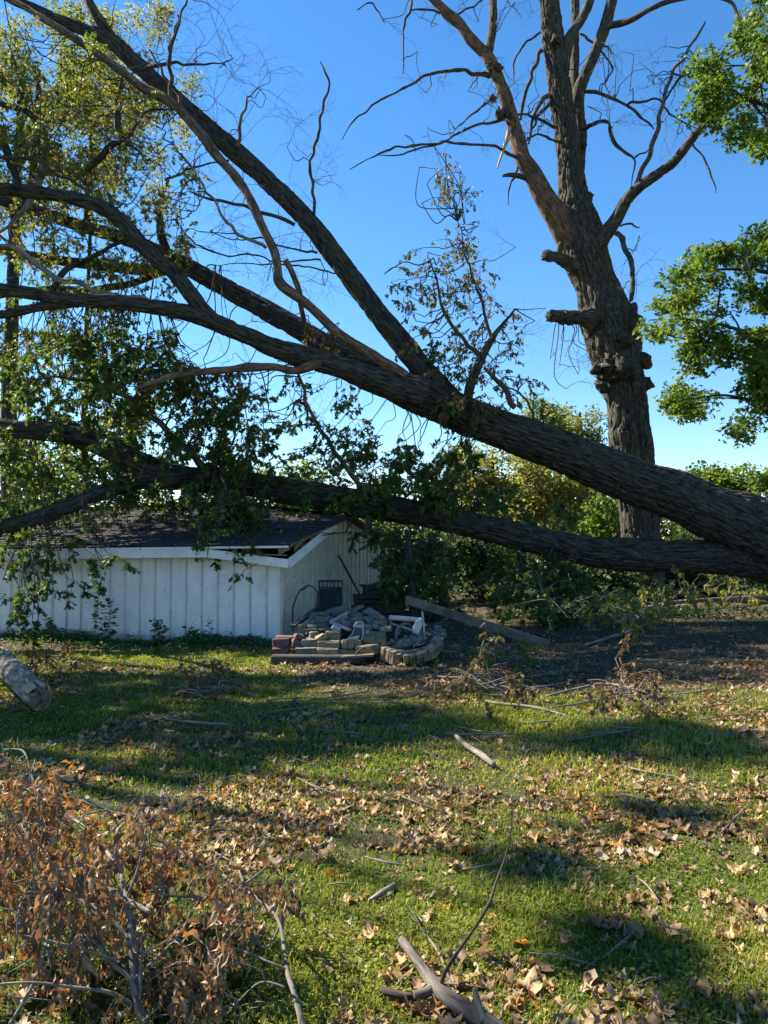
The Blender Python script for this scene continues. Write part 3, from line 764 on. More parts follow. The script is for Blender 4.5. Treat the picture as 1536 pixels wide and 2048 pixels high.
# shingles, course by course, on the slope we see
sh_mb = MB(); box(sh_mb, (0, 0, 0), (1, 0, 0), (0, 1, 0), (0, 0, 1), (0.485, 0.30, 0.012), bev=0)
sh_me = sh_mb.mesh('shingle', M['shingle'], smooth=False); o0 = org(shed)
cnt = 0; nc = 21; run = DEP / 2 + 0.24
for c in range(nc):
    t = -0.25 + run * c / nc + 0.14
    off = (c % 2) * 0.25
    for k in range(14):
        s = -0.02 + off + k * 0.5
        if s > FRONT + 0.1: continue
        pt = S(s, t, roofh(s, t)); pu = S(s, t + 0.1, roofh(s, t + 0.1)); ps = S(s + 0.1, t, roofh(s + 0.1, t))
        X = unit(ps - pt); Y = unit(pu - pt); N = unit(np.cross(X, Y)); N = N if N[2] > 0 else -N
        tilt = 0.035 + RNG.uniform(0, 0.03); Y2 = unit(Y * math.cos(tilt) - N * math.sin(tilt)); N2 = np.cross(X, Y2); N2 = N2 if N2[2] > 0 else -N2
        o = bpy.data.objects.new('shingle', sh_me); COL.objects.link(o); o.parent = roof
        m4 = np.eye(4); m4[:3, 0] = X; m4[:3, 1] = Y2; m4[:3, 2] = N2; m4[:3, 3] = pt - o0 + N * (0.016 + RNG.uniform(0, 0.004)) + X * RNG.normal(0, 0.006)
        o.matrix_local = Matrix(m4.tolist()); cnt += 1
# drip edge
mb = MB(); beam(mb, S(-0.2, -0.235, roofh(0, -0.235) - 0.016), S(FRONT + 0.2, -0.235, roofh(FRONT, -0.235) - 0.016), 0.02, 0.035); part('drip_edge', mb, M['trim'], shed, smooth=False)
mb = MB()
for a, b in zip(np.linspace(-0.2, 2.2, 7)[:-1], np.linspace(-0.2, 2.2, 7)[1:]):
    beam(mb, S(-0.215, a, roofh(-.2, a) - 0.012), S(-0.215, b, roofh(-.2, b) - 0.012), 0.02, 0.035)
part('drip_edge', mb, M['rafter'], shed, smooth=False)
# fascia and rake boards
def board(name, a, b, w, t, mat, up=(0, 0, 1), label=None):
    m_ = MB(); beam(m_, a, b, t, w, up=up); return part(name, m_, mat, shed, smooth=False, label=label)
board('fascia', S(1.12, -0.225, 1.395), S(3.6, -0.225, 1.385), 0.15, 0.025, M['trim'])
board('fascia', S(3.61, -0.225, 1.38), S(FRONT + 0.2, -0.225, 1.385), 0.15, 0.025, M['trim'])
board('fascia', S(-0.2, -0.23, 1.215), S(1.10, -0.228, 1.38), 0.13, 0.025, M['trim'], label='broken fascia board hanging down at the torn corner')
board('rake_board', S(-0.215, -0.22, 1.225), S(-0.1, 2.3, 1.87), 0.15, 0.025, M['trim'], up=(0, 0, 1), label='dropped rake board below the torn roof edge')
board('rake_board', S(-0.19, DEP - 1.0, roofh(0, DEP - 1.0) - 0.09), S(-0.2, DEP + 0.22, roofh(0, DEP + 0.22) - 0.08), 0.15, 0.025, M['trim'])
# rafters and torn sheathing seen in the gap
for s, t0, t1_ in ((0.0, -0.1, 1.9), (0.55, -0.15, 1.6), (1.05, -0.15, 1.5)):
    board('rafter', S(s, t0, roofh(s, t0) - 0.11), S(s, t1_, roofh(s, t1_) - 0.11), 0.10, 0.045, M['rafter'])
board('broken_board', S(-0.1, 0.25, 1.42), S(0.0, 1.2, 1.68), 0.09, 0.02, M['rafter'])
board('broken_board', S(-0.12, 0.9, 1.56), S(-0.05, 1.75, 1.80), 0.08, 0.02, M['rafter'])
board('soffit_board', S(-0.1, -0.12, 1.34), S(1.3, -0.1, 1.40), 0.018, 0.16, M['rafter'], up=(0, 0, 1))

# ================================================================== THE FALLEN TREE
BASE = np.array([8.2, 14.6, 0.0])
fallen = thing('fallen_tree', 'huge fallen oak with furrowed trunk and spreading limbs lying across the shed', 'tree', BASE)
LIMB = []           # sample points of limbs, for attaching twigs
def limb(name, path, sides, step, bark, mat, lump=0.05, parent=None, label=None, keep=True, **kw):
    pts, rad = pxpath(path); mb = MB(); rad = rad * 0.91
    C, R = tube(mb, pts, rad, sides, step, bark, lump=lump, seed=RNG.uniform(0, 50), kink=2.6 if rad.max() < 0.085 else 0.9 if rad.max() < 0.14 else 0.0, **kw)
    if keep: LIMB.append(C)
    return part(name, mb, mat, fallen if parent is None else parent, label=label)
# main trunk, from outside the right edge to the first forks
limb('trunk', [(1860, 1235, 14.6, 190), (1700, 1150, 14.6, 178), (1536, 1070, 14.5, 150), (1440, 1030, 14.4, 124), (1376, 1000, 14.4, 112), (1300, 975, 14.3, 106), (1230, 948, 14.2, 104), (1160, 918, 14.1, 96), (1100, 893, 14.0, 92), (1030, 868, 13.9, 86), (960, 843, 13.8, 84), (900, 818, 13.7, 84), (850, 796, 13.6, 84), (800, 775, 13.5, 78), (750, 752, 13.45, 62), (690, 728, 13.4, 44)], 230, 0.026, 0.045, M['bark'], lump=0.07, lfreq=1.3)
# upper limb reaching to the top left
limb('limb', [(905, 800, 13.75, 50), (850, 745, 13.75, 56), (800, 682, 13.8, 50), (735, 600, 13.9, 46), (650, 485, 14.1, 46), (600, 425, 14.2, 44), (550, 375, 14.3, 43), (470, 303, 14.4, 45), (415, 255, 14.5, 41), (325, 175, 14.6, 38), (270, 125, 14.7, 38), (220, 80, 14.8, 36), (165, 58, 14.9, 28), (100, 33, 15.0, 25), (25, -3, 15.1, 22), (-120, -60, 15.3, 14)], 110, 0.03, 0.022, M['bark'])
limb('branch', [(225, 85, 14.8, 28), (200, 45, 14.8, 25), (180, 5, 14.9, 22), (150, -70, 15, 18)], 30, 0.05, 0.008, M['bark'])
limb('branch', [(230, 75, 14.75, 8), (195, 20, 14.6, 7), (150, -30, 14.5, 5)], 8, 0.08, 0, M['twig'])
# bare reddish limb in front of it
limb('limb', [(810, 752, 13.2, 26), (760, 722, 13.1, 24), (700, 685, 13.0, 22), (640, 632, 12.9, 22), (595, 592, 12.85, 22), (562, 562, 12.8, 24), (556, 535, 12.8, 20), (545, 492, 12.85, 20), (510, 418, 12.9, 20), (478, 362, 13.0, 21), (425, 300, 13.1, 23), (380, 245, 13.2, 24), (340, 205, 13.3, 22), (260, 157, 13.5, 20), (200, 112, 13.7, 18), (135, 65, 13.9, 16), (75, 28, 14.1, 14), (25, 0, 14.3, 13), (-60, -40, 14.5, 10)], 40, 0.04, 0.005, M['bare_wood'], lump=0.14, lfreq=3, label='bare reddish limb stripped of its bark')
# back limb
limb('limb', [(830, 790, 13.75, 60), (780, 758, 13.85, 58), (700, 718, 14.0, 52), (640, 682, 14.2, 48), (560, 636, 14.5, 46), (480, 592, 14.8, 44), (400, 548, 15.0, 40), (350, 520, 15.1, 38), (290, 492, 15.3, 32), (225, 470, 15.5, 30), (150, 448, 15.7, 28), (60, 417, 15.9, 25), (-20, 395, 16.1, 22), (-200, 340, 16.4, 14)], 110, 0.035, 0.022, M['bark_dark'])
limb('limb', [(440, 565, 14.9, 30), (360, 535, 15.0, 32), (300, 540, 15.0, 27), (200, 531, 15.1, 24), (100, 518, 15.2, 22), (0, 500, 15.3, 20), (-160, 470, 15.5, 14)], 40, 0.05, 0.01, M['bark_dark'])
limb('branch', [(360, 535, 15.2, 12), (260, 568, 15.2, 16), (180, 578, 15.2, 16), (100, 580, 15.3, 14), (-20, 600, 15.4, 12)], 20, 0.06, 0.005, M['bark_dark'])
limb('branch', [(340, 515, 15.0, 22), (322, 470, 14.9, 20), (318, 430, 14.9, 13)], 24, 0.04, 0.006, M['bark'])
# front limb and its two arms
limb('limb', [(850, 792, 13.4, 60), (790, 772, 13.3, 66), (740, 757, 13.15, 60), (690, 738, 13.0, 52), (600, 712, 12.8, 48), (540, 692, 12.6, 44), (500, 675, 12.4, 40), (430, 645, 12.2, 38), (380, 626, 12.0, 38), (330, 617, 11.9, 36), (250, 606, 11.7, 34), (150, 599, 11.5, 32), (60, 586, 11.3, 30), (-10, 577, 11.2, 28), (-150, 560, 11.0, 22)], 130, 0.025, 0.022, M['bark'])
limb('limb', [(440, 652, 12.2, 30), (408, 625, 12.1, 38), (385, 592, 12.1, 36), (350, 548, 12.1, 34), (320, 522, 12.1, 34), (280, 483, 12.1, 35), (240, 440, 12.1, 34), (200, 411, 12.1, 33), (150, 394, 12.1, 32), (80, 384, 12.1, 30), (-10, 374, 12.1, 28), (-150, 360, 12.2, 20)], 110, 0.026, 0.02, M['bark'])
limb('branch', [(160, 606, 11.5, 18), (110, 611, 11.5, 22), (50, 622, 11.4, 21), (-20, 634, 11.3, 20), (-140, 650, 11.1, 16)], 30, 0.04, 0.008, M['bark'])
limb('stub', [(640, 728, 12.75, 20), (600, 737, 12.7, 19), (500, 735, 12.4, 19), (420, 742, 12.2, 15), (360, 755, 12.0, 14), (305, 769, 11.9, 11), (278, 772, 11.85, 4)], 26, 0.04, 0.006, M['bare_wood'], lump=0.2, lfreq=4)
# lower trunk resting on the shed
limb('trunk', [(1700, 1160, 14.7, 92), (1560, 1130, 14.6, 90), (1480, 1116, 14.55, 82), (1400, 1113, 14.5, 76), (1300, 1111, 14.4, 75), (1220, 1106, 14.35, 74), (1150, 1097, 14.3, 66), (1070, 1080, 14.2, 62), (1000, 1064, 14.1, 60), (930, 1047, 14.0, 57), (850, 1030, 13.9, 58), (770, 1015, 13.8, 60), (700, 1004, 13.7, 64), (650, 995, 13.65, 66), (600, 986, 13.6, 62), (500, 970, 13.5, 58), (400, 960, 13.4, 56), (340, 950, 13.35, 50), (280, 935, 13.3, 30)], 180, 0.028, 0.036, M['bark_dark'], label='lower trunk resting on the shed roof')
limb('limb', [(380, 962, 13.4, 40), (325, 950, 13.3, 64), (290, 936, 13.2, 62), (220, 898, 13.1, 50), (150, 872, 13.0, 46), (70, 860, 12.9, 44), (-10, 854, 12.8, 42), (-150, 830, 12.6, 34)], 110, 0.026, 0.02, M['bark'])
limb('limb', [(370, 955, 13.2, 36), (310, 958, 13.0, 42), (260, 966, 12.7, 40), (200, 986, 12.4, 38), (130, 1015, 12.2, 36), (60, 1040, 12.0, 35), (-20, 1058, 11.9, 34), (-150, 1075, 11.7, 26)], 90, 0.028, 0.018, M['bark'])
limb('branch', [(450, 955, 13.3, 16), (420, 935, 13.2, 17), (380, 906, 13.0, 16), (330, 860, 12.8, 14), (270, 805, 12.6, 12), (225, 780, 12.5, 10), (200, 769, 12.5, 9), (140, 755, 12.4, 7), (60, 750, 12.3, 5)], 16, 0.06, 0.003, M['twig'])
limb('branch', [(735, 1000, 13.5, 14), (715, 965, 13.5, 12), (680, 915, 13.5, 11), (650, 872, 13.5, 9), (615, 805, 13.4, 8), (597, 752, 13.3, 6), (585, 700, 13.2, 5)], 14, 0.06, 0.003, M['bare_wood'])
limb('stub', [(712, 1022, 13.3, 12), (702, 1042, 13.25, 8), (693, 1064, 13.2, 3)], 10, 0.04, 0.003, M['bark_dark'])
# raised branches on top of the trunk
limb('branch', [(935, 815, 13.5, 20), (940, 775, 13.4, 22), (965, 715, 13.3, 20), (985, 680, 13.3, 15), (1005, 650, 13.3, 9), (1027, 617, 13.3, 5)], 20, 0.05, 0.005, M['bark'])
limb('branch', [(960, 712, 13.3, 12), (940, 690, 13.25, 9), (905, 655, 13.2, 8), (885, 620, 13.2, 7), (875, 570, 13.2, 5), (858, 520, 13.2, 3)], 10, 0.06, 0, M['twig'])
limb('branch', [(985, 680, 13.3, 9), (972, 640, 13.4, 7), (960, 590, 13.4, 6), (948, 560, 13.4, 5), (935, 520, 13.4, 4), (925, 480, 13.4, 3), (915, 440, 13.4, 2)], 8, 0.06, 0, M['twig'])
limb('branch', [(1030, 815, 13.6, 14), (1010, 780, 13.5, 12), (985, 750, 13.5, 10), (965, 735, 13.4, 8)], 12, 0.05, 0.003, M['bare_wood'])
limb('branch', [(1068, 840, 13.6, 6), (1062, 815, 13.5, 5), (1045, 790, 13.5, 4), (1015, 775, 13.5, 3)], 8, 0.05, 0, M['twig'])
# upright dead branches along the upper limb
limb('branch', [(628, 445, 14.1, 7), (628, 400, 14.0, 7), (623, 340, 14.0, 7), (622, 315, 14.0, 6), (635, 280, 14.0, 7), (638, 250, 14.0, 6), (648, 205, 14.0, 6), (657, 165, 14.0, 5), (650, 140, 14.0, 4), (641, 122, 14.0, 2)], 8, 0.05, 0, M['twig'], lump=0.15, lfreq=6)
limb('branch', [(475, 295, 14.1, 9), (480, 255, 14.0, 8), (488, 220, 14.0, 6), (492, 195, 14.0, 5)], 8, 0.05, 0.002, M['bare_wood'])
limb('branch', [(342, 200, 13.3, 9), (340, 165, 13.3, 10), (338, 130, 13.3, 9), (345, 90, 13.3, 9), (355, 50, 13.3, 6), (372, 0, 13.3, 5), (375, -40, 13.3, 3)], 10, 0.05, 0.002, M['twig'], lump=0.15, lfreq=6)
limb('branch', [(338, 135, 13.3, 7), (345, 80, 13.3, 7), (352, 50, 13.35, 6), (354, 28, 13.35, 5)], 8, 0.05, 0, M['twig'])
limb('branch', [(368, 222, 13.3, 10), (350, 185, 13.4, 8), (325, 145, 13.5, 6), (298, 98, 13.6, 3)], 8, 0.05, 0, M['twig'])
limb('branch', [(275, 140, 14.3, 10), (310, 133, 14.1, 9), (345, 128, 14.0, 7), (400, 127, 13.9, 5), (440, 125, 13.9, 3), (465, 117, 13.9, 2)], 8, 0.06, 0, M['twig'])
# thinner branches in the crown
for pth, mt in [
    ([(245, 300, 13.6, 18), (232, 265, 13.6, 18), (235, 210, 13.6, 14), (250, 165, 13.6, 9)], 'bark'),
    ([(175, 340, 13.8, 18), (200, 310, 13.7, 18), (228, 290, 13.6, 15), (250, 290, 13.5, 9), (275, 305, 13.5, 5)], 'bark'),
    ([(95, 280, 14, 14), (88, 330, 13.8, 18), (72, 375, 13.5, 19), (55, 405, 13.2, 14), (25, 440, 13.0, 9), (0, 470, 12.8, 6)], 'twig_grey'),
    ([(0, 280, 13.6, 18), (20, 320, 13.6, 18), (40, 365, 13.6, 16), (50, 395, 13.4, 10)], 'bark'),
    ([(0, 207, 15, 13), (45, 220, 15, 13), (85, 240, 15, 12), (120, 245, 15, 12)], 'bark'),
    ([(-20, 490, 11.9, 10), (40, 505, 12, 12), (90, 540, 12.1, 12), (125, 560, 12.1, 12), (180, 575, 12.2, 11), (215, 588, 12.2, 10), (270, 600, 12.3, 9), (330, 603, 12.3, 5)], 'twig_grey'),
    ([(0, 315, 12.6, 8), (70, 320, 12.6, 8), (110, 345, 12.6, 7), (180, 380, 12.6, 5)], 'twig'),
    ([(100, 585, 12.8, 16), (130, 540, 12.8, 14), (200, 505, 12.9, 10), (260, 480, 13, 8)], 'bark_dark'),
    ([(350, 440, 14, 3), (390, 486, 14, 4), (450, 512, 13.9, 4), (500, 508, 13.9, 4), (560, 524, 13.9, 4), (640, 520, 14, 5)], 'twig'),
    ([(385, 385, 13.8, 4), (430, 400, 13.8, 7), (500, 420, 13.9, 8), (560, 435, 14.0, 9), (590, 450, 14.1, 9)], 'twig'),
    ([(345, 285, 13.5, 4), (385, 340, 13.4, 5), (420, 390, 13.3, 6), (470, 460, 13.1, 8), (530, 495, 12.9, 8)], 'twig_grey'),
    ([(330, 360, 14, 6), (390, 335, 14, 5), (430, 325, 13.8, 5), (455, 322, 13.4, 6)], 'twig'),
    ([(570, 520, 12.9, 14), (590, 560, 13.1, 14), (600, 590, 13.3, 12), (607, 640, 13.7, 12)], 'bare_wood'),
    ([(240, 305, 13.5, 8), (270, 260, 13.5, 7), (300, 220, 13.6, 6), (345, 218, 13.6, 4)], 'twig'),
    ([(420, 462, 13.9, 2), (470, 480, 13.9, 3), (520, 477, 13.9, 4), (570, 494, 13.9, 4), (635, 505, 14.0, 6)], 'twig'),
    ([(720, 575, 13.9, 5), (660, 545, 13.7, 4), (600, 532, 13.5, 4), (520, 527, 13.4, 3), (430, 530, 13.3, 2)], 'twig')]:
    limb('branch', pth, 12, 0.06, 0.003, M[mt], lump=0.12, lfreq=5)
LIMBS = np.concatenate(LIMB)

tw = MB(); FO = Foliage(); WI = Foliage(); tw2 = MB()
gk = dict(lsize=0.125, tone=(0.2, 0.62), droop=0.35, nleaf=12, kids=5)
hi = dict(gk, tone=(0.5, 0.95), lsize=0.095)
# crown, upper left (sun glow put into lighter leaf tones) down to the dense shaded clusters over the roof
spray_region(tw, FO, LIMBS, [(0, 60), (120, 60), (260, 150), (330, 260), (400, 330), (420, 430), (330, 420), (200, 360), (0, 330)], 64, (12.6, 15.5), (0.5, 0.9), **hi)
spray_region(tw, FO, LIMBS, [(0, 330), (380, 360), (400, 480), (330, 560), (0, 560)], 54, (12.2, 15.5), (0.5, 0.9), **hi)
spray_region(tw, FO, LIMBS, [(150, 640), (370, 650), (390, 740), (300, 790), (170, 740)], 46, (11.8, 14.5), (0.45, 0.8), **gk)
spray_region(tw, FO, LIMBS, [(360, 720), (560, 750), (570, 930), (380, 940), (330, 840)], 56, (12.3, 14.2), (0.45, 0.8), **gk)
spray_region(tw, FO, LIMBS, [(560, 740), (700, 720), (770, 950), (560, 960)], 34, (13.0, 14.4), (0.4, 0.75), **dict(gk, nleaf=7, kids=3))
spray_region(tw, FO, LIMBS, [(700, 860), (950, 880), (1010, 1000), (720, 980)], 46, (13.3, 15.2), (0.4, 0.8), **gk)
spray_region(tw, FO, LIMBS, [(0, 640), (140, 640), (200, 760), (330, 850), (330, 1000), (0, 1040)], 105, (12.2, 15.5), (0.5, 0.9), **gk)
spray_region(tw, FO, LIMBS, [(300, 930), (560, 950), (560, 1060), (420, 1080), (300, 1010)], 30, (12.0, 13.3), (0.4, 0.7), **dict(gk, tone=(0.25, 0.6)))
spray_region(tw, FO, LIMBS, [(0, 1010), (120, 1020), (110, 1090), (0, 1090)], 8, (11.5, 12.6), (0.4, 0.7), **gk)
spray_region(tw, FO, LIMBS, [(560, 950), (900, 960), (900, 1010), (580, 1000)], 12, (12.9, 13.5), (0.3, 0.6), **gk)
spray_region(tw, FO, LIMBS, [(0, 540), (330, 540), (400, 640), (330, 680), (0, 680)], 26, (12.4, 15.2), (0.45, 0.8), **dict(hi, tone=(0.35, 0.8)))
# clusters hanging before the shed wall
for (x, y, Y, n) in [(60, 1150, 11.3, 4), (40, 1200, 11.3, 4), (125, 1130, 11.4, 2), (210, 1120, 11.2, 5), (135, 1160, 11.3, 2), (70, 1225, 11.2, 3), (395, 1045, 11.6, 3), (475, 1120, 11.2, 2), (470, 1075, 11.4, 3), (30, 1170, 11.1, 3), (120, 1105, 11.5, 2)]:
    for k in range(n):
        p = P(x + RNG.normal(0, 14), y + RNG.normal(0, 14), Y)
        connect(tw, LIMBS, p, 0.006, 4, -0.05)
        grow(tw, FO, p, RNG.normal(0, 0.6, 3) + np.array([0, 0, -0.5]), 0.3, 0.004, 1, 0.4, 0.3, 6, 2, 0.13, (0.1, 0.4))
# right of the shed, under the lower trunk
spray_region(tw, FO, LIMBS, [(730, 1045), (900, 1060), (920, 1170), (790, 1180), (740, 1090)], 20, (12.8, 14.2), (0.4, 0.7), csize=0.004, **dict(gk, tone=(0.1, 0.4)))
spray_region(tw, FO, LIMBS, [(960, 1090), (1190, 1110), (1200, 1200), (1120, 1230), (1010, 1170)], 30, (13.2, 14.6), (0.4, 0.8), **dict(gk, tone=(0.05, 0.4)))
spray_region(tw, FO, LIMBS, [(930, 960), (1150, 1010), (1150, 1060), (940, 1020)], 8, (14.2, 15.2), (0.4, 0.7), **gk)
# browned sprays standing on the trunk
spray_region(tw2, WI, LIMBS, [(800, 560), (960, 560), (1050, 620), (1060, 760), (980, 830), (900, 790), (830, 700)], 62, (12.9, 13.9), (0.35, 0.6), up=0.5, dirb=(0, 0, 0.1), **dict(gk, lsize=0.10, tone=(0.45, 1.0), leafdroop=1.3, nleaf=9, kids=3))
spray_region(tw2, WI, LIMBS, [(770, 500), (950, 450), (960, 560), (800, 600)], 22, (13.0, 13.9), (0.4, 0.6), dirb=(0, 0, 0.3), **dict(gk, lsize=0.10, tone=(0.45, 1.0), leafdroop=1.3, nleaf=8, kids=3))
spray_region(tw2, WI, LIMBS, [(840, 300), (900, 300), (950, 420), (930, 470), (870, 450)], 13, (13.2, 13.8), (0.4, 0.6), dirb=(0, 0, 0.3), **dict(gk, lsize=0.09, tone=(0.3, 1.0), leafdroop=1.4, nleaf=7, kids=3))
spray_region(tw2, WI, LIMBS, [(590, 640), (680, 650), (670, 720), (600, 710)], 8, (13.2, 13.6), (0.25, 0.4), **dict(gk, lsize=0.10, tone=(0.0, 0.5), leafdroop=1.6))
spray_region(tw2, WI, LIMBS, [(880, 770), (960, 780), (950, 840), (890, 820)], 6, (13.2, 13.5), (0.2, 0.35), **dict(gk, lsize=0.10, tone=(0.2, 0.9), leafdroop=1.6))
# bare fine twigs against the sky
fine = dict(nleaf=0, kids=4, droop=0.15, wig=0.42, lbranch=0.75)
spray_region(tw, None, LIMBS, [(240, 0), (420, 0), (600, 110), (600, 260), (470, 300), (330, 170)], 26, (13.4, 14.8), (0.7, 1.3), 2, dirb=(0.25, 0, 0.8), rr=0.006, csize=0.006, **fine)
spray_region(tw, None, LIMBS, [(330, 380), (560, 330), (720, 420), (720, 560), (560, 640), (400, 560)], 22, (13.2, 14.6), (0.6, 1.2), 2, dirb=(0, 0, 0.2), rr=0.005, csize=0.006, **fine)
spray_region(tw, None, LIMBS, [(560, 250), (650, 300), (700, 420), (600, 420)], 6, (13.6, 14.6), (0.5, 0.9), 2, dirb=(0.2, 0, 0.5), rr=0.004, csize=0.005, **fine)
spray_region(tw, None, LIMBS, [(0, 650), (160, 640), (200, 720), (0, 730)], 6, (12, 13.5), (0.5, 0.9), 2, dirb=(0, 0, -0.4), rr=0.004, csize=0.006, **fine)
spray_region(tw, None, LIMBS, [(780, 520), (1000, 420), (1080, 650), (1000, 800), (900, 780)], 14, (13.0, 13.9), (0.5, 1.0), 2, dirb=(0.2, 0, 0.5), rr=0.004, csize=0.006, **fine)
spray_region(tw, None, LIMBS, [(120, 1000), (330, 1000), (300, 1080), (120, 1090)], 9, (11.6, 12.4), (0.4, 0.7), 1, dirb=(0, 0, -0.9), rr=0.005, csize=0.006, **fine)
spray_region(tw, None, LIMBS, [(480, 970), (560, 980), (560, 1070), (480, 1070)], 5, (11.8, 12.8), (0.4, 0.7), 1, dirb=(0, 0, -0.5), rr=0.004, csize=0.006, **fine)
spray_region(tw, None, LIMBS, [(0, 80), (200, 60), (420, 380), (400, 560), (0, 560)], 46, (12.4, 14.8), (0.6, 1.1), 2, dirb=(-0.3, 0, 0.3), rr=0.006, csize=0.008, **fine)
spray_region(tw, None, LIMBS, [(300, 560), (700, 700), (760, 960), (360, 940)], 26, (12.6, 14.0), (0.5, 0.9), 2, dirb=(0, 0, -0.5), rr=0.005, csize=0.006, **fine)
# the part of the crown that lies beyond the left edge and shades the lawn
blobs = []
while len(blobs) < 46:
    q = (RNG.uniform(-14.5, -6.6), RNG.uniform(8.6, 14.0), RNG.uniform(2.0, 8.2))
    if q[1] - sdir.y / sdir.z * q[2] < 5.9: continue
    blobs.append((q, (RNG.uniform(0.5, 0.95),) * 3))
cloud(FO, blobs, 7000, 0.14, (0.2, 0.6))
for i in range(9):
    b = blobs[i * 5][0]
    tube(tw, [P(-150, 600, 11.3), (np.array(b) + P(-150, 600, 11.3)) / 2 + np.array([0, 0, 0.3]), b], [0.09, 0.06, 0.02], 6, 0.3)
FO.build(fallen, T_OAK, M['leaf_oak'], 230)
WI.build(fallen, T_OAKS, M['leaf_wilt'], 60, mass='wilted_foliage', aspect=0.8)
part('twigs', tw, M['twig'], fallen, kind='stuff'); part('wilted_twigs', tw2, M['twig'], fallen, kind='stuff')

# ================================================================== THE STANDING TREE
YS = 20.0
p0 = G(1282, 1198); YS = float(p0[1])
stand = thing('dead_tree', 'tall standing oak with bare dead limbs, burls and a peeled fork', 'tree', p0)
ST = []
def slimb(name, path, sides, step, bark, mat, lump=0.05, label=None, dY=0.0, **kw):
    pts, rad = pxpath([(a, b, YS + (c if len(r) else 0), r[0] if r else c) for a, b, c, *r in path]); mb = MB(); rad = rad * (0.96 if name == 'trunk' else 0.88)
    C, R = tube(mb, pts, rad, sides, step, bark, lump=lump, seed=RNG.uniform(0, 50), kink=2.6 if name == 'branch' else 0.5 if name == 'limb' else 0.0, **kw); ST.append(C)
    return part(name, mb, mat, stand, label=label)
slimb('trunk', [(1284, 1212, 118), (1284, 1180, 100), (1284, 1140, 88), (1283, 1090, 82), (1278, 1030, 82), (1268, 960, 86), (1260, 880, 88), (1254, 810, 84), (1246, 760, 92), (1236, 722, 104), (1222, 670, 112), (1204, 610, 104), (1186, 555, 92), (1170, 510, 92), (1157, 460, 92), (1150, 420, 84), (1146, 385, 66), (1137, 300, 54), (1127, 230, 48), (1117, 160, 46), (1106, 80, 46), (1098, 0, 46), (1088, -90, 42), (1080, -200, 34)], 170, 0.045, 0.06, M['bark_stand'], lump=0.10, bfreq=11, lfreq=1.3)
slimb('limb', [(1168, 560, 0.25, 40), (1150, 500, 0.0, 60), (1126, 450, -0.22, 60), (1097, 405, -0.4, 50), (1068, 355, -0.5, 42), (1042, 310, -0.6, 38), (1027, 250, -0.6, 32), (1010, 195, -0.7, 30), (997, 160, -0.7, 28), (981, 125, -0.8, 30), (965, 103, -0.8, 26), (940, 75, -0.9, 28), (918, 45, -0.9, 25), (890, 22, -1, 23), (868, 0, -1, 20), (820, -50, -1.2, 14)], 48, 0.05, 0.008, M['bare_wood'], lump=0.1, lfreq=2.5, label='left limb with peeling orange bark')
slimb('limb', [(976, 118, -0.8, 20), (980, 90, -0.8, 22), (986, 50, -0.7, 20), (985, 0, -0.6, 18), (975, -60, -0.5, 15)], 30, 0.06, 0.012, M['bark_stand'])
slimb('limb', [(1148, 400, 0.35, 40), (1158, 330, 0.4, 30), (1161, 260, 0.5, 28), (1157, 220, 0.5, 30), (1160, 180, 0.4, 30), (1184, 118, 0.2, 27), (1209, 55, 0.0, 28), (1222, 10, -0.1, 26), (1240, -60, -0.2, 20)], 44, 0.05, 0.02, M['bark_stand'])
slimb('limb', [(1155, 240, 0.7, 24), (1150, 180, 0.8, 24), (1150, 80, 1.0, 20), (1150, 0, 1.1, 20), (1148, -80, 1.2, 16)], 36, 0.06, 0.016, M['bark_stand'])
slimb('limb', [(1125, 150, 0.0, 30), (1135, 90, 0.0, 30), (1150, 60, 0.05, 22), (1165, 35, 0.1, 22), (1180, 0, 0.1, 22), (1195, -60, 0.2, 18)], 36, 0.05, 0.016, M['bark_stand'])
slimb('limb', [(1215, 52, -0.1, 16), (1254, 43, -0.4, 15), (1293, 22, -0.8, 13), (1345, 2, -1.2, 11), (1420, -8, -1.8, 9), (1462, 5, -2.1, 8), (1480, 38, -2.3, 7), (1510, 50, -2.6, 6), (1560, 55, -3, 4)], 22, 0.07, 0.006, M['bark_stand'])
slimb('limb', [(1190, 520, -0.2, 40), (1203, 480, -0.4, 38), (1231, 442, -0.7, 30), (1258, 397, -0.9, 27), (1285, 370, -1.1, 25), (1324, 341, -1.3, 22), (1353, 318, -1.5, 22), (1408, 250, -2.0, 20), (1458, 213, -2.4, 18), (1508, 176, -2.8, 17), (1560, 130, -3.2, 13)], 40, 0.05, 0.016, M['bark_stand'])
slimb('branch', [(1268, 385, -0.95, 12), (1293, 325, -1.0, 11), (1305, 290, -1.0, 11), (1318, 250, -1.0, 10), (1328, 190, -1.0, 9), (1343, 145, -1.0, 8), (1368, 115, -1.0, 7), (1390, 80, -1, 6), (1408, 45, -1.0, 4)], 12, 0.06, 0.002, M['bare_wood'])
slimb('branch', [(1232, 465, -0.7, 13), (1243, 475, -0.9, 14), (1253, 500, -1.1, 13), (1261, 545, -1.2, 12), (1262, 575, -1.3, 13), (1258, 602, -1.3, 9)], 14, 0.05, 0.01, M['bark_stand'], lump=0.2, lfreq=5)
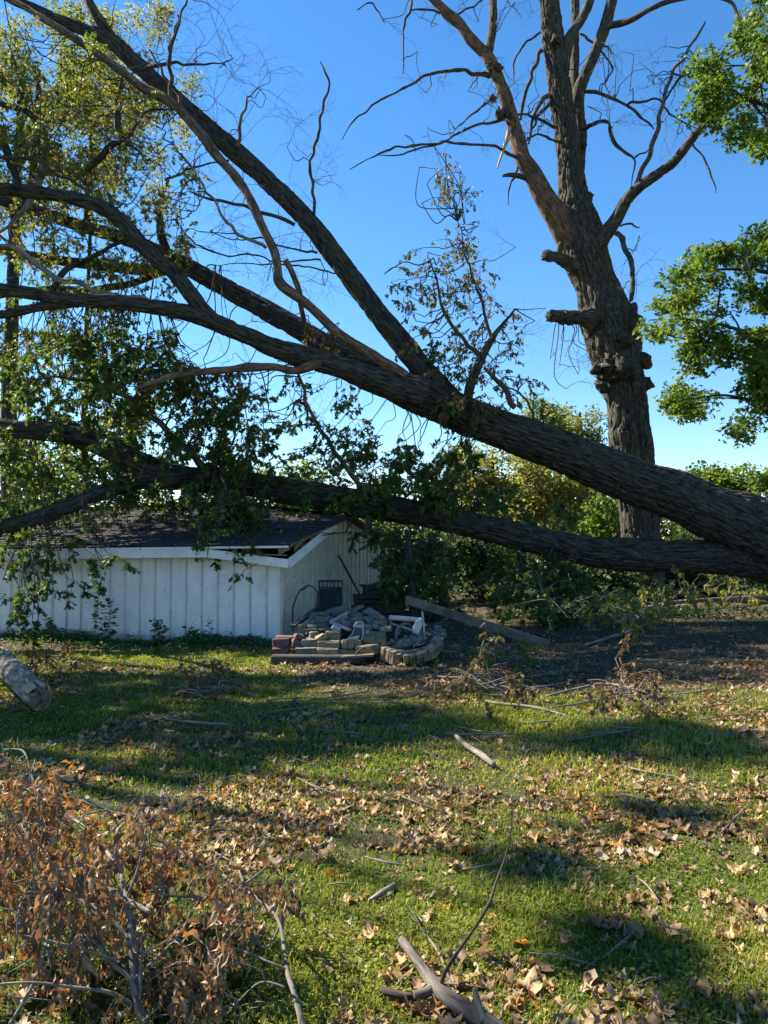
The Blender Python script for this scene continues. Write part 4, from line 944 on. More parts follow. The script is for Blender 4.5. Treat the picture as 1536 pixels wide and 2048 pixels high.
dead_br = [
    [(1168, 182, 0, 9), (1190, 185, -.2, 9), (1218, 195, -.4, 8), (1258, 215, -.6, 7), (1285, 235, -.7, 6), (1307, 258, -.8, 3)],
    [(1255, 213, -.6, 6), (1262, 202, -.7, 6), (1290, 203, -.8, 6), (1318, 200, -.9, 5), (1330, 215, -1, 4), (1360, 240, -1.1, 4), (1392, 257, -1.2, 2)],
    [(1165, 256, 0, 12), (1180, 252, -.2, 9), (1200, 245, -.4, 8), (1218, 250, -.5, 8), (1228, 280, -.6, 8), (1240, 298, -.6, 7), (1268, 315, -.8, 6), (1268, 340, -.8, 4), (1264, 375, -.9, 2)],
    [(980, 152, -.7, 12), (950, 148, -.9, 9), (908, 142, -1.1, 9), (863, 146, -1.3, 7), (818, 173, -1.5, 6), (768, 197, -1.7, 5), (715, 235, -1.9, 4), (682, 275, -2, 2)],
    [(1045, 320, -.6, 9), (1005, 300, -.9, 8), (968, 290, -1.1, 7), (893, 285, -1.4, 6), (830, 292, -1.6, 6), (768, 302, -1.9, 5), (700, 342, -2.1, 2)],
    [(1005, 238, -.6, 7), (970, 247, -.8, 6), (938, 255, -1, 6), (893, 280, -1.2, 5), (850, 295, -1.4, 5), (800, 308, -1.6, 4), (758, 313, -1.8, 2)],
    [(990, 200, -.7, 7), (970, 210, -.8, 6), (938, 235, -1, 5), (915, 255, -1.1, 3), (906, 266, -1.1, 2)],
    [(1084, 100, 0, 10), (1063, 150, -.2, 9), (1052, 180, -.3, 9), (1043, 215, -.4, 8), (1038, 240, -.5, 6)],
    [(1098, 190, 0, 12), (1085, 200, -.2, 12), (1072, 225, -.4, 9), (1063, 255, -.5, 8), (1055, 288, -.5, 4)],
    [(1100, 205, 0, 9), (1085, 225, -.3, 8), (1070, 240, -.5, 6), (1060, 270, -.5, 5)],
    [(1060, 355, -.5, 16), (1040, 352, -.7, 12), (1022, 350, -.8, 10), (1010, 352, -.9, 8)],
    [(1035, 335, -.6, 6), (1028, 355, -.8, 5), (1018, 380, -.9, 4), (1015, 412, -1, 2)],
    [(820, -20, -1.2, 6), (822, 20, -1.3, 6), (810, 48, -1.4, 5), (806, 90, -1.4, 4), (806, 150, -1.5, 2)],
    [(822, 20, -1.3, 4), (850, 22, -1.2, 5), (880, 24, -1.1, 5)],
    [(905, 35, -1, 5), (930, 20, -1, 5), (965, 0, -1, 5)],
    [(715, 20, -2, 3), (740, 5, -2, 4), (757, 25, -2, 4), (768, 48, -2, 2)],
    [(1330, 200, -1, 5), (1345, 170, -1.2, 5), (1375, 145, -1.5, 7), (1400, 125, -1.6, 8), (1440, 150, -1.8, 9), (1462, 190, -2, 10)],
    [(1345, 145, -1, 5), (1375, 150, -1.2, 5), (1390, 120, -1.4, 4), (1380, 100, -1.4, 3)],
    [(1385, 288, -2, 6), (1405, 310, -2.1, 5), (1420, 345, -2.2, 5), (1432, 388, -2.2, 2)],
    [(1080, 65, 0, 6), (1055, 85, -.2, 6), (1035, 110, -.3, 5), (1027, 140, -.3, 4), (1027, 165, -.3, 2)],
    [(1160, 68, .3, 6), (1180, 80, .2, 6), (1215, 97, 0, 5), (1225, 108, 0, 3)],
    [(1200, 100, 0, 5), (1215, 120, 0, 5), (1226, 140, 0, 4), (1210, 165, -.1, 3), (1220, 188, -.1, 2)],
    [(1270, 315, -.8, 5), (1285, 305, -.9, 4), (1297, 300, -.9, 2)],
    [(1240, 452, -.8, 5), (1262, 450, -.9, 5), (1280, 455, -1, 3)],
    [(1110, 255, -.2, 7), (1090, 245, -.4, 7), (1065, 235, -.5, 6), (1035, 232, -.6, 5)],
    [(1120, 285, -.2, 7), (1098, 275, -.5, 6), (1070, 272, -.7, 5), (1050, 285, -.7, 3)]]
for b in dead_br: slimb('branch', b, 9, 0.08, 0.003, M['twig'] if b[0][3] < 9 else M['bark_stand'], lump=0.22, lfreq=6)
# cut stubs
slimb('stub', [(1165, 545, 0.0, 60), (1148, 532, -0.3, 40), (1128, 521, -0.5, 28), (1108, 513, -0.75, 25), (1090, 512, -0.9, 24)], 40, 0.03, 0.028, M['bark_stand'], lump=0.3, lfreq=5, ragged=0.05)
slimb('stub', [(1200, 640, -0.1, 62), (1178, 637, -0.4, 44), (1155, 635, -0.6, 34), (1122, 634, -0.9, 29), (1099, 633, -1.05, 30)], 46, 0.03, 0.03, M['bark_stand'], lump=0.25, lfreq=4.5, ragged=0.06)
slimb('stub', [(1118, 508, -0.62, 14), (1121, 492, -0.7, 15), (1122, 486, -.7, 12)], 14, 0.04, 0.006, M['bark_stand'])
# burls
def burl(px, py, dy, r, sx=1.0, sz=1.0, mat='bark_stand'):
    mb = MB(); c = P(px, py, YS + dy); r_ = r * (YS + dy) / F
    nu, nv_ = 22, 14
    uu = np.linspace(0, 2 * math.pi, nu, endpoint=False); vv = np.linspace(0.02, math.pi - 0.02, nv_)
    A, B = np.meshgrid(uu, vv); d = np.stack([np.cos(A) * np.sin(B), np.sin(A) * np.sin(B), np.cos(B)], 2).reshape(-1, 3)
    rr = r_ * (1 + 0.9 * fbm(d * 2.2 + px, 3) - 0.25 * np.exp(-(vnoise(d * 6 + py) / 0.1) ** 2))
    V = c + d * rr[:, None] * np.array([sx, 1, sz])
    i = np.arange(nv_ - 1)[:, None] * nu; k = np.arange(nu)[None]; k2 = (k + 1) % nu
    mb.add(V, [np.stack([i + k, i + nu + k, i + nu + k2, i + k2], 2).reshape(-1, 4)], bk=d * r_ * 2 + px)
    part('burl', mb, M[mat], stand)
for a in [(1240, 735, -0.55, 26), (1222, 728, -0.5, 18), (1258, 742, -0.6, 20), (1285, 722, -0.25, 17), (1193, 738, -0.3, 12), (1204, 772, -0.3, 14), (1294, 768, -0.1, 12), (1262, 640, -0.45, 22, 0.9, 1.5), (1236, 612, -0.3, 16), (1248, 680, -0.6, 16), (1165, 287, 0.1, 9), (998, 135, -.9, 8), (980, 133, -1, 8), (985, 197, -.85, 8), (1002, 228, -.9, 12), (1016, 228, -.9, 8), (1112, 78, -0.35, 10), (1176, 400, -.1, 12, 0.8, 1.4), (1166, 700, -.1, 0.1), (1125, 634, -.95, 12)]: burl(*a)
mb = MB()
tube(mb, *pxpath([(1020, 255, YS - 0.7, 9), (1010, 290, YS - 0.9, 7), (994, 337, YS - 1.0, 3)]), 7, 0.05); part('splinter', mb, M['pale_wood'], stand)
mb = MB(); SL = np.concatenate(ST)
for reg, n in (([(980, 150), (1090, 120), (1100, 260), (1000, 330)], 21), ([(1300, 80), (1400, 60), (1400, 250), (1290, 260)], 23), ([(1020, 0), (1060, 0), (1060, 60), (1020, 60)], 4), ([(1170, 90), (1240, 70), (1260, 250), (1190, 240)], 12), ([(1110, 690), (1200, 690), (1190, 800), (1110, 800)], 9), ([(1240, 480), (1290, 470), (1290, 680), (1250, 640)], 6), ([(770, 0), (1000, 0), (960, 260), (780, 320)], 16)):
    spray_region(mb, None, SL, reg, n, (YS - 1.6, YS - 0.3), (0.5, 0.9), 2, dirb=(0, 0, 0), rr=0.008, csize=0.009, nleaf=0, kids=3, droop=0.2, wig=0.5, lbranch=0.7)
part('twigs', mb, M['twig'], stand, kind='stuff')

# ================================================================== OTHER TREES
def tree(name, label, base, trunk, limbs, blobs, n, size, mat, temps, group=None, tone=(0.2, 0.8), single=0, bark='bark_dark', mass='crown', aspect=1.0, shell=0.5):
    t = thing(name, label, 'tree', base, group)
    mb = MB(); C, R = tube(mb, trunk[0], trunk[1], 16, 0.25, 0.01, lump=0.06); part('trunk', mb, M[bark], t)
    if limbs:
        for pts, r in limbs:
            mb = MB(); tube(mb, pts, r, 7, 0.2, lump=0.1); part('limb', mb, M[bark], t)
    f = Foliage(); cloud(f, blobs, n, size, tone, shell); f.build(t, temps, M[mat], single, mass=mass, aspect=aspect)
    return t
# oak outside the left edge whose crown shades the lawn
sun_l = np.array([sdir.x, sdir.y, sdir.z]) / math.hypot(sdir.x, sdir.y)
targets = []
def shade(n, xr, yr, Lr, r):
    k = 0
    while k < n:
        x_, y_, L_2 = RNG.uniform(*xr), RNG.uniform(*yr), RNG.uniform(*Lr); q = np.array([x_, y_, 0]) + sun_l * L_2
        if abs(q[0]) / q[1] < 0.56 or q[2] > 12: continue
        k += 1; targets.append((q, tuple(np.array([1.1, 1.0, 0.75]) * r * RNG.uniform(0.75, 1.25))))
shade(25, (-4.5, 0.9), (5.6, 7.0), (8.5, 12.5), 0.4)
shade(22, (-3.5, 1.2), (7.5, 8.9), (8.5, 12.5), 0.42)
shade(10, (0.9, 3.2), (5.2, 6.1), (9, 13), 0.4)
shade(7, (1.5, 3.5), (8.2, 9.6), (9.5, 13), 0.5)
shade(3, (0.1, 0.9), (3.35, 3.6), (8, 10), 0.22)
shade(3, (0.9, 1.7), (3.9, 4.3), (8, 11), 0.22)
shade(4, (0.2, 1.3), (2.2, 2.9), (7, 9.5), 0.22)
shade(3, (-2.0, -0.6), (4.9, 5.4), (8, 10), 0.25)
ob = np.array([-11.0, 9.6, -0.1]); olm = []
for q, r_ in targets:
    hb = max(2.0, q[2] * 0.62); st_ = np.array([ob[0], ob[1], hb]); olm.append(([st_, (st_ + q) / 2 + np.array([0, 0, 0.25]) + RNG.normal(0, .15, 3), q], [0.05, 0.035, 0.012]))
tree('leafy_tree', 'leafy oak outside the left edge shading the lawn', tuple(ob), ([ob, ob + [0.1, 0, 3], ob + [0, .1, 6], ob + [0.1, 0, 9.5]], [0.34, 0.28, 0.2, 0.08]), olm, targets, 19000, 0.14, 'leaf_oak', T_OAKS, tone=(0.2, 0.6), mass='foliage', shell=0.45)
# bright tree at the right edge
YB = 16.0
rb = [P(1860, 1150, YB)[0], YB]
trunkp = [np.array([rb[0], YB, -0.1]), np.array([rb[0] + 0.1, YB, 3]), np.array([rb[0] - 0.1, YB, 6]), np.array([rb[0], YB + .2, 10]), np.array([rb[0], YB + .2, 14])]
blobs = []
for reg, cnt_ in (([(1400, 110), (1470, 60), (1500, 10), (1560, 0), (1600, 340), (1530, 330), (1480, 290), (1440, 250), (1390, 215)], 40),
             ([(1290, 560), (1330, 530), (1400, 490), (1460, 450), (1540, 440), (1600, 480), (1600, 800), (1530, 830), (1480, 690), (1440, 800), (1360, 830), (1330, 790), (1360, 740), (1300, 690), (1290, 640)], 84),
             ([(1330, 760), (1400, 740), (1420, 850), (1340, 840)], 6), ([(1480, 800), (1560, 800), (1560, 880), (1470, 870)], 6), ([(1380, 220), (1440, 200), (1480, 280), (1500, 340), (1440, 290)], 5)):
    poly = np.array(reg, float); c_ = 0
    while c_ < cnt_:
        x_, y_ = RNG.uniform(poly[:, 0].min(), poly[:, 0].max()), RNG.uniform(poly[:, 1].min(), poly[:, 1].max())
        ins = False; j = len(poly) - 1
        for i in range(len(poly)):
            if (poly[i, 1] > y_) != (poly[j, 1] > y_) and x_ < (poly[j, 0] - poly[i, 0]) * (y_ - poly[i, 1]) / (poly[j, 1] - poly[i, 1]) + poly[i, 0]: ins = not ins
            j = i
        if not ins: continue
        c_ += 1; r_ = RNG.uniform(0.2, 0.42); blobs.append((P(x_, y_, YB + RNG.uniform(-1.3, 1.3)), (r_ * 1.15, r_ * 1.2, r_ * 0.8)))
lm = []
tp = lambda h: np.array([rb[0], YB, h])
for a, b, c in [((1600, 700), (1480, 660), (1300, 640)), ((1600, 780), (1500, 720), (1420, 690)), ((1600, 560), (1500, 540), (1340, 560)), ((1600, 230), (1500, 200), (1410, 170)), ((1600, 90), (1540, 90), (1450, 120)), ((1600, 820), (1500, 800), (1380, 800)), ((1600, 640), (1530, 600), (1440, 480)), ((1640, 840), (1560, 820), (1510, 840))]:
    A, B, C_ = P(*a, YB), P(*b, YB + RNG.uniform(-.5, .5)), P(*c, YB + RNG.uniform(-.8, .8))
    lm.append(([tp(max(2.5, A[2] - 0.8)), A, B, (B + C_) / 2 + np.array([0, 0, 0.1]), C_], [0.10, 0.06, 0.04, 0.025, 0.012]))
for b in blobs[::3]:
    q = min([l[0][2] for l in lm], key=lambda z_: np.linalg.norm(z_ - b[0])); lm.append(([q, (q + b[0]) / 2 + RNG.normal(0, .08, 3), b[0]], [0.022, 0.015, 0.007]))
tree('leafy_tree', 'bright green leafy oak reaching in at the right edge against the sky', (rb[0], YB, 0), (trunkp, [0.35, 0.3, 0.25, 0.2, 0.12]), lm, blobs, 24000, 0.135, 'leaf_right', T_OAKS, tone=(0.2, 0.8), single=200, mass='foliage')
# trees behind the fallen crown at the left
def rblobs(c, ext, n, r): return [(np.array(c) + RNG.uniform(-1, 1, 3) * np.array(ext), tuple(RNG.uniform(0.8, 1.2, 3) * r)) for _ in range(n)]
def upright(px, Y, top, w): 
    b = G(px, HOR + 60); a = P(px, 800, Y); x_ = a[0]
    return [np.array([x_, Y, -0.1]), np.array([x_ + .05, Y, 2.5]), np.array([x_ - .05, Y, 5]), np.array([x_ + 0.1, Y, top])], [w, w * 0.9, w * 0.75, w * 0.3]
tk = upright(22, 18, 12.5, 0.24)
tree('background_tree', 'tall leafy tree with straight dark trunk behind the shed at the left edge', tk[0][0], tk, [([P(22, 500, 18), P(70, 330, 18), P(78, 140, 18)], [0.12, 0.09, 0.05]), ([P(22, 420, 18), P(-60, 250, 18), P(-100, 80, 18)], [0.12, 0.08, 0.05])], rblobs(P(60, 220, 18.3), (2.6, 1.4, 2.6), 84, 0.45), 23000, 0.105, 'leaf_far', T_OAKS, tone=(0.35, 0.95))
tk = upright(172, 20, 12.0, 0.10)
tree('background_tree', 'yellow-green tree with thin upright stem behind the upper fallen limb', tk[0][0], tk, [([P(172, 450, 20), P(184, 300, 20), P(180, 170, 20)], [0.09, 0.08, 0.05])], rblobs(P(215, 220, 20), (1.9, 1.2, 2.4), 64, 0.42), 15000, 0.105, 'leaf_far', T_OAKS, tone=(0.45, 1.0))
# distant trees
def far_tree(label, px, py, Y, ext, nb, r, n, size, tone, name='distant_tree', group='distant trees beyond the yard', mat='leaf_far'):
    c = P(px, py, Y); b = np.array([c[0], Y, 0.0])
    tk = ([b + np.array([0, 0, -0.2]), b + np.array([0.1, 0, c[2] * 0.4]), np.array([c[0], Y, c[2]]), np.array([c[0], Y, c[2] + ext[2]])], [0.25, 0.2, 0.15, 0.05])
    bl = rblobs(c, ext, nb, r)
    lm_ = [([tk[0][1], (tk[0][1] + q[0]) / 2 + RNG.normal(0, .2, 3), q[0]], [0.08, 0.05, 0.015]) for q in bl[:8]]
    return tree(name, label, b, tk, lm_, bl, n, size, mat, T_OVAL, group, tone, mass='crown', aspect=1.2)
far_tree('pale yellow-green distant tree rising left of the standing trunk', 1085, 850, 36, (1.0, 0.9, 1.2), 26, 0.6, 4200, 0.15, (0.2, 0.65))
far_tree('distant yellowish tree touching the left of the standing trunk', 1160, 868, 38, (0.9, 0.9, 1.1), 24, 0.6, 4000, 0.15, (0.3, 0.8))
far_tree('bushy yellow-green tree under the leaning trunk', 985, 975, 32, (1.7, 1.0, 1.5), 44, 0.72, 9500, 0.16, (0.65, 1.0))
far_tree('bushy lime green tree between the two fallen trunks', 1120, 995, 30, (1.9, 1.0, 1.3), 50, 0.68, 9000, 0.15, (0.6, 1.0))
far_tree('pale tree seen over the shed roof through the fallen limbs', 262, 880, 40, (1.5, 1.0, 1.8), 22, 0.7, 3000, 0.19, (0.5, 1.0))
far_tree('low green tree behind the roof ridge', 470, 985, 34, (4.2, 1.2, 1.0), 40, 0.75, 6500, 0.19, (0.1, 0.5))
far_tree('hazy low tree right of the shed ridge', 830, 1010, 42, (3.0, 1.0, 0.9), 30, 0.75, 4200, 0.2, (0.2, 0.7))
far_tree('green tree standing behind the shed at the left edge', 60, 950, 26, (2.0, 1.0, 1.2), 26, 0.7, 4200, 0.17, (0.1, 0.7))
f = Foliage(); bl = []
for k in range(130):
    xx = RNG.uniform(-34, 42); bl.append((np.array([xx, RNG.uniform(46, 54), RNG.uniform(0.3, 3.4)]), (1.9, 1.2, 1.1)))
cloud(f, bl, 60000, 0.38, (0.15, 0.75)); mb = MB(); scatter(mb, T_OVAL, np.concatenate(f.p), np.concatenate(f.s), np.concatenate(f.R), np.clip(np.concatenate(f.t), 0, 1), 1.2)
solo('far_wood', mb, M['leaf_far'], 'far-off line of green trees along the horizon', 'wood', kind='stuff')
def bush(label, px, py, Y, ext, nb, r, n, size, tone, mat='leaf_dark', temps=None, asp=1.0):
    c = P(px, py, Y); b = np.array([c[0], Y, g1(c[0], Y) if Y < 22 else 0.0])
    t = thing('bush', label, 'bush', b, 'bushes behind the fallen trunks'); bl = rblobs(c, ext, nb, r)
    mb = MB()
    for q in bl[:10]: tube(mb, [b + RNG.normal(0, .1, 3) * np.array([1, 1, 0]), (b + q[0]) / 2 + RNG.normal(0, .1, 3), q[0]], [0.03, 0.02, 0.008], 5, 0.2)
    part('stems', mb, M['twig'], t, kind='stuff')
    f = Foliage(); cloud(f, bl, n, size, tone); f.build(t, temps or T_OVAL, M[mat], 0, aspect=asp)
bush('bright green bush right of the standing trunk above the leaning trunk', 1430, 960, 25, (0.85, 0.8, 0.4), 30, 0.42, 4200, 0.15, (0.3, 0.8), 'leaf_right')
bush('leafy bush at the right edge above the leaning trunk', 1530, 985, 24, (0.6, 0.8, 0.55), 22, 0.42, 3200, 0.15, (0.3, 0.8), 'leaf_right')
bush('green bush left of the standing trunk base', 1215, 1030, 23, (0.55, 0.5, 0.5), 20, 0.38, 3000, 0.14, (0.3, 0.8), 'leaf_right')
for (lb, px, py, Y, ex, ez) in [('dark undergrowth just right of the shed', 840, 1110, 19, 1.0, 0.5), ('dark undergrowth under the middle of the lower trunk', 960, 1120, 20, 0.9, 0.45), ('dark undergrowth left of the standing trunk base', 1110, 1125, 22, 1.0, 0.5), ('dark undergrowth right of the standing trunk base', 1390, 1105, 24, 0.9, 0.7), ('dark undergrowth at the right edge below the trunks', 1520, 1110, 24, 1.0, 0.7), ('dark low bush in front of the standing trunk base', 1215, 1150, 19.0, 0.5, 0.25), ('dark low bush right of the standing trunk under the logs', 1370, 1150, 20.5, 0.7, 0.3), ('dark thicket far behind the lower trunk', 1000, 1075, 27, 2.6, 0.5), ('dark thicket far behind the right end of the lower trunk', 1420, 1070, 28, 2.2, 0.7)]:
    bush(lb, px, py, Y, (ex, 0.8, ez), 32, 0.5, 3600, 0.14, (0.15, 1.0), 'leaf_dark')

n = 32000; y = RNG.uniform(14.5, 30, n) ; x = RNG.uniform(-0.05, 0.56, n) * y; kp = n2(x, y, 0.5, 91) > -0.12; x, y = x[kp], y[kp]; n = len(x)
a = RNG.normal(0, 1, (n, 3)); a[:, 2] *= .5; nm = RNG.normal(0, .5, (n, 3)); nm[:, 2] += 1
mb = MB(); scatter(mb, T_OVAL, np.stack([x, y, gz(x, y) + RNG.uniform(0, 1, n) ** 1.5 * (0.14 + 0.07 * np.clip(y - 17, 0, 9))], 1), RNG.uniform(0.04, 0.11, n), rot_from(a, nm), RNG.uniform(0, .75, n), 1.4)
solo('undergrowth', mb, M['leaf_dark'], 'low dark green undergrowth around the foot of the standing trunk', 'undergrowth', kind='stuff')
n = 420; sr = RNG.uniform(0.1, FRONT, n); tr_ = RNG.uniform(0, 1, n) ** 0.6 * (DEP / 2) - 0.15
p = np.array([S(a_, b_, roofh(a_, b_) + 0.045) for a_, b_ in zip(sr, tr_)]); a = RNG.normal(0, 1, (n, 3)); a[:, 2] *= .3; nm = RNG.normal(0, .4, (n, 3)); nm[:, 2] += 1
mb = MB(); scatter(mb, T_DEAD, p, RNG.uniform(0.04, 0.11, n), rot_from(a, nm), RNG.uniform(0, .45, n)); solo('roof_litter', mb, M['dead'], 'fallen leaves lying on the shed roof', 'leaf litter', kind='stuff')
# ================================================================== RUBBLE BESIDE THE SHED
def eul(yaw, pitch=0.0, roll=0.0):
    return np.array((Matrix.Rotation(yaw, 3, 'Z') @ Matrix.Rotation(pitch, 3, 'Y') @ Matrix.Rotation(roll, 3, 'X')))
def rough_block(dims, jit=0.006, bev=0.012):
    """a worn block with broken edges"""
    mb = MB(); box(mb, (0, 0, 0), (1, 0, 0), (0, 1, 0), (0, 0, 1), dims, bev=bev, jit=jit); return mb
BLK = {}
def block(px, py, Y, wpx, hpx, dep, yaw, mat, label, group=None, name='brick', pitch=0.0, roll=0.0, cat='brick'):
    s = Y / F; key = (round(wpx * s, 2), round(hpx * s, 2), dep, mat)
    if key not in BLK: BLK[key] = rough_block((wpx * s, dep, hpx * s)).mesh(name, M[mat], smooth=False)
    o = bpy.data.objects.new(name, BLK[key]); COL.objects.link(o)
    m4 = np.eye(4); m4[:3, :3] = eul(yaw, pitch, roll); c = P(px, py, Y); c[1] += dep / 2; m4[:3, 3] = c
    o.matrix_world = Matrix(m4.tolist()); return tag(o, label, cat, group, 'thing')
z4 = lambda zx, zy: (530 + zx / 4.15, 1160 + zy / 4.15)
GB = 'blocks of the rubble pile beside the shed'
def zb(x0, y0, x1, y1, Y, mat, label, yaw=0.0, pitch=0.0, dep=0.16, grp=GB, cat='block', nm='block', roll=0.0):
    a = z4((x0 + x1) / 2, (y0 + y1) / 2); block(a[0], a[1], Y, (x1 - x0) / 4.15, (y1 - y0) / 4.15, dep, yaw, mat, label, grp, nm, pitch, roll, cat)
# bottom and second rows
zb(60, 567, 188, 618, 9.72, 'block_red', 'dark red block at the bottom left of the rubble front row', 0.05)
zb(250, 562, 428, 622, 9.66, 'block_grey', 'grey mossy block in the bottom row below a smaller grey one', -0.05)
zb(430, 571, 612, 630, 9.65, 'block_tan', 'tan mossy block in the bottom row, third from the left', 0.03)
zb(614, 577, 752, 632, 9.70, 'block_tan', 'tan block in the bottom row under the pale scalloped block', -0.08)
zb(758, 545, 930, 628, 9.62, 'block_tan', 'tilted mossy tan block at the right end of the front row', -0.5, -0.12)
zb(58, 490, 197, 565, 9.78, 'block_red', 'dark red block second from the bottom at the left end of the rubble', 0.04)
zb(205, 500, 268, 575, 9.75, 'block_red', 'dull red half block leaning on the left end of the rubble', 0.4, 0.45)
zb(300, 497, 434, 560, 9.78, 'block_grey', 'grey weathered block in the second row of the rubble', 0.04)
zb(436, 510, 622, 570, 9.72, 'block_tan', 'long tan block in the middle of the second row', 0.0)
# pale block with scalloped face: three joined lobes
th_ = thing('scalloped_block', 'pale tan paver with fluted face in the second row of the rubble', 'block', P(z4(715, 575)[0], z4(715, 575)[1], 9.75), GB)
for k in range(3):
    a = z4(660 + k * 56, 538); s = 9.7 / F; c = P(a[0], a[1], 9.72 + abs(k - 1) * 0.015)
    mb = rough_block((13.2 * s, 0.15, 17.6 * s), 0.003, 0.016); mb.V = [v + c + np.array([0, 0.07, 0]) for v in mb.V]
    part('lobe', mb, M['block_tan'], th_, smooth=False)
zb(88, 470, 225, 492, 9.85, 'block_red', 'flat red slab capping the left end of the rubble', 0.1)
zb(240, 455, 308, 500, 9.85, 'block_red', 'small dull red piece beside the flat red slab', 0.3, 0.2)
zb(360, 435, 446, 500, 9.95, 'block_tan', 'upright mossy tan half block in the third row', 0.2)
zb(416, 462, 498, 508, 9.8, 'block_tan', 'small pale broken block tilted in front of the third row', 0.3, -0.5)
zb(500, 430, 622, 497, 9.9, 'block_tan', 'smooth orange-tan block standing in the third row', -0.1, 0.05)
zb(812, 470, 1005, 530, 9.9, 'block_tan', 'long brown-tan block right of the grey scoop, lower of two', -0.08)
zb(815, 435, 1000, 476, 10.0, 'block_tan', 'long brown-tan block right of the grey scoop, upper of two', -0.05, 0.04)
# courses and slabs behind
k = 0
for (x0, y0, x1, y1, Y) in [(270, 375, 335, 420, 10.3), (350, 375, 432, 410, 10.3), (430, 362, 525, 405, 10.35), (355, 342, 432, 374, 10.4), (430, 335, 522, 360, 10.45), (425, 300, 532, 334, 10.55), (365, 300, 425, 330, 10.6), (380, 270, 450, 300, 10.8), (450, 265, 520, 295, 10.8), (340, 410, 430, 438, 10.2), (440, 406, 560, 432, 10.2), (560, 395, 618, 425, 10.15)]:
    zb(x0, y0, x1, y1, Y, 'block_grey', 'grey weathered brick in the stacked courses behind the front row', RNG.normal(0, 0.1), RNG.normal(0, 0.03), 0.14, 'grey stacked bricks of the rubble pile', 'brick', 'brick')
    k += 1
def slab(x, y, w, h, Y, yaw, pitch, mat='block_grey', dep=0.2, lb='flat grey slab thrown loosely on top of the rubble pile', roll=0.25):
    zb(x - w / 2, y - h / 2, x + w / 2, y + h / 2, Y, mat, lb, yaw, pitch, dep, 'loose slabs on top of the rubble', 'stone', 'paving_stone', roll)
for _ in range(46):
    x = RNG.uniform(500, 1010); t = (x - 500) / 510
    y = RNG.uniform(258 + 90 * abs(t - .3), 395 + 15 * t); Y = 11.4 - (y - 240) / 150 * 1.1
    slab(x, y, RNG.uniform(45, 110), RNG.uniform(14, 30), Y, RNG.uniform(-3, 3), RNG.normal(0.12, 0.4), 'block_grey' if RNG.uniform() < 0.75 else 'block_tan', RNG.uniform(0.1, 0.2))
for _ in range(30):
    x = RNG.uniform(1010, 1440); y = RNG.uniform(400, 520); Y = 11.1 - (y - 400) / 120 * 0.75
    slab(x, y, RNG.uniform(50, 120), RNG.uniform(25, 50), Y, RNG.uniform(-1, 1), RNG.normal(0, 0.3), 'block_grey' if RNG.uniform() < 0.6 else 'tie', RNG.uniform(0.12, 0.2), 'dark rubble piece heaped between the pipe and the curved edging', 0.2)
mb = MB()
for _ in range(170):
    x = RNG.uniform(300, 1480); t = (x - 300) / 1180; y = RNG.uniform(260 + 170 * abs(t - 0.3), 520 + 60 * t); Yq = 11.2 - (y - 260) / 300 * 1.5; a_ = z4(x, y)
    M3 = eul(RNG.uniform(0, 6), RNG.normal(0, .5), RNG.normal(0, .5)); box(mb, P(a_[0], a_[1], Yq), M3[:, 0], M3[:, 1], M3[:, 2], RNG.uniform(0.012, 0.055, 3) * [1.4, 1, 0.6], jit=0.004)
solo('debris', mb, M['block_grey'], 'small broken chips and fragments between the blocks of the rubble', 'debris', kind='stuff', smooth=False)
slab(610, 262, 170, 40, 11.1, 0.3, -0.25, lb='large pale flat stone at the top of the rubble pile')
slab(880, 278, 110, 26, 11.2, -0.5, 0.45, lb='pale slanted slab at the top right of the rubble pile')
slab(590, 405, 66, 30, 10.0, 0.3, 0.3, 'paint', 0.1, lb='small white chip of board above the orange-tan block')
slab(842, 437, 34, 30, 9.95, 0.3, 0.3, 'paint', 0.08, lb='small white chip right of the grey scoop')
# mound under it all
mb = MB(); gx = np.linspace(-1.75, 1.15, 40); gy = np.linspace(9.75, 12.9, 36); A, B = np.meshgrid(gx, gy)
zz = gz(A, B) - 0.03 + 0.42 * np.exp(-((A + 0.45) / 0.75) ** 2 - ((B - 11.1) / 0.75) ** 2) + 0.22 * np.exp(-((A - 0.45) / 0.5) ** 2 - ((B - 10.7) / 0.6) ** 2) + 0.05 * n2(A.ravel(), B.ravel(), 5).reshape(A.shape)
ed = np.minimum.reduce([(A + 1.75) / 0.2, (1.15 - A) / 0.2, (B - 9.75) / 0.2, (12.9 - B) / 0.2]); zz = np.where(ed < 1, gz(A, B) - 0.04 + (zz - gz(A, B) + 0.04) * np.clip(ed, 0, 1), zz)
i = np.arange(35)[:, None] * 40; kk = np.arange(39)[None]
mb.add(np.stack([A.ravel(), B.ravel(), zz.ravel()], 1), [np.stack([i + kk, i + kk + 1, i + 40 + kk + 1, i + 40 + kk], 2).reshape(-1, 4)], tone=np.zeros(A.size))
solo('soil_mound', mb, M['ground'], None, None, kind='structure')
# timber below the front row
def zp(x, y, Y): a = z4(x, y); return P(a[0], a[1], Y)
mb = MB(); beam(mb, zp(50, 655, 9.58), zp(800, 658, 9.56), 0.16, 0.1, bev=0.015); solo('timber', mb, M['tie'], 'dark weathered timber lying under the front row of blocks', 'timber', smooth=False)
mb = MB(); beam(mb, zp(640, 640, 9.5), zp(905, 622, 9.45), 0.1, 0.03); solo('board', mb, M['plank'], 'thin grey board edge poking out under the tilted tan block', 'board', smooth=False)
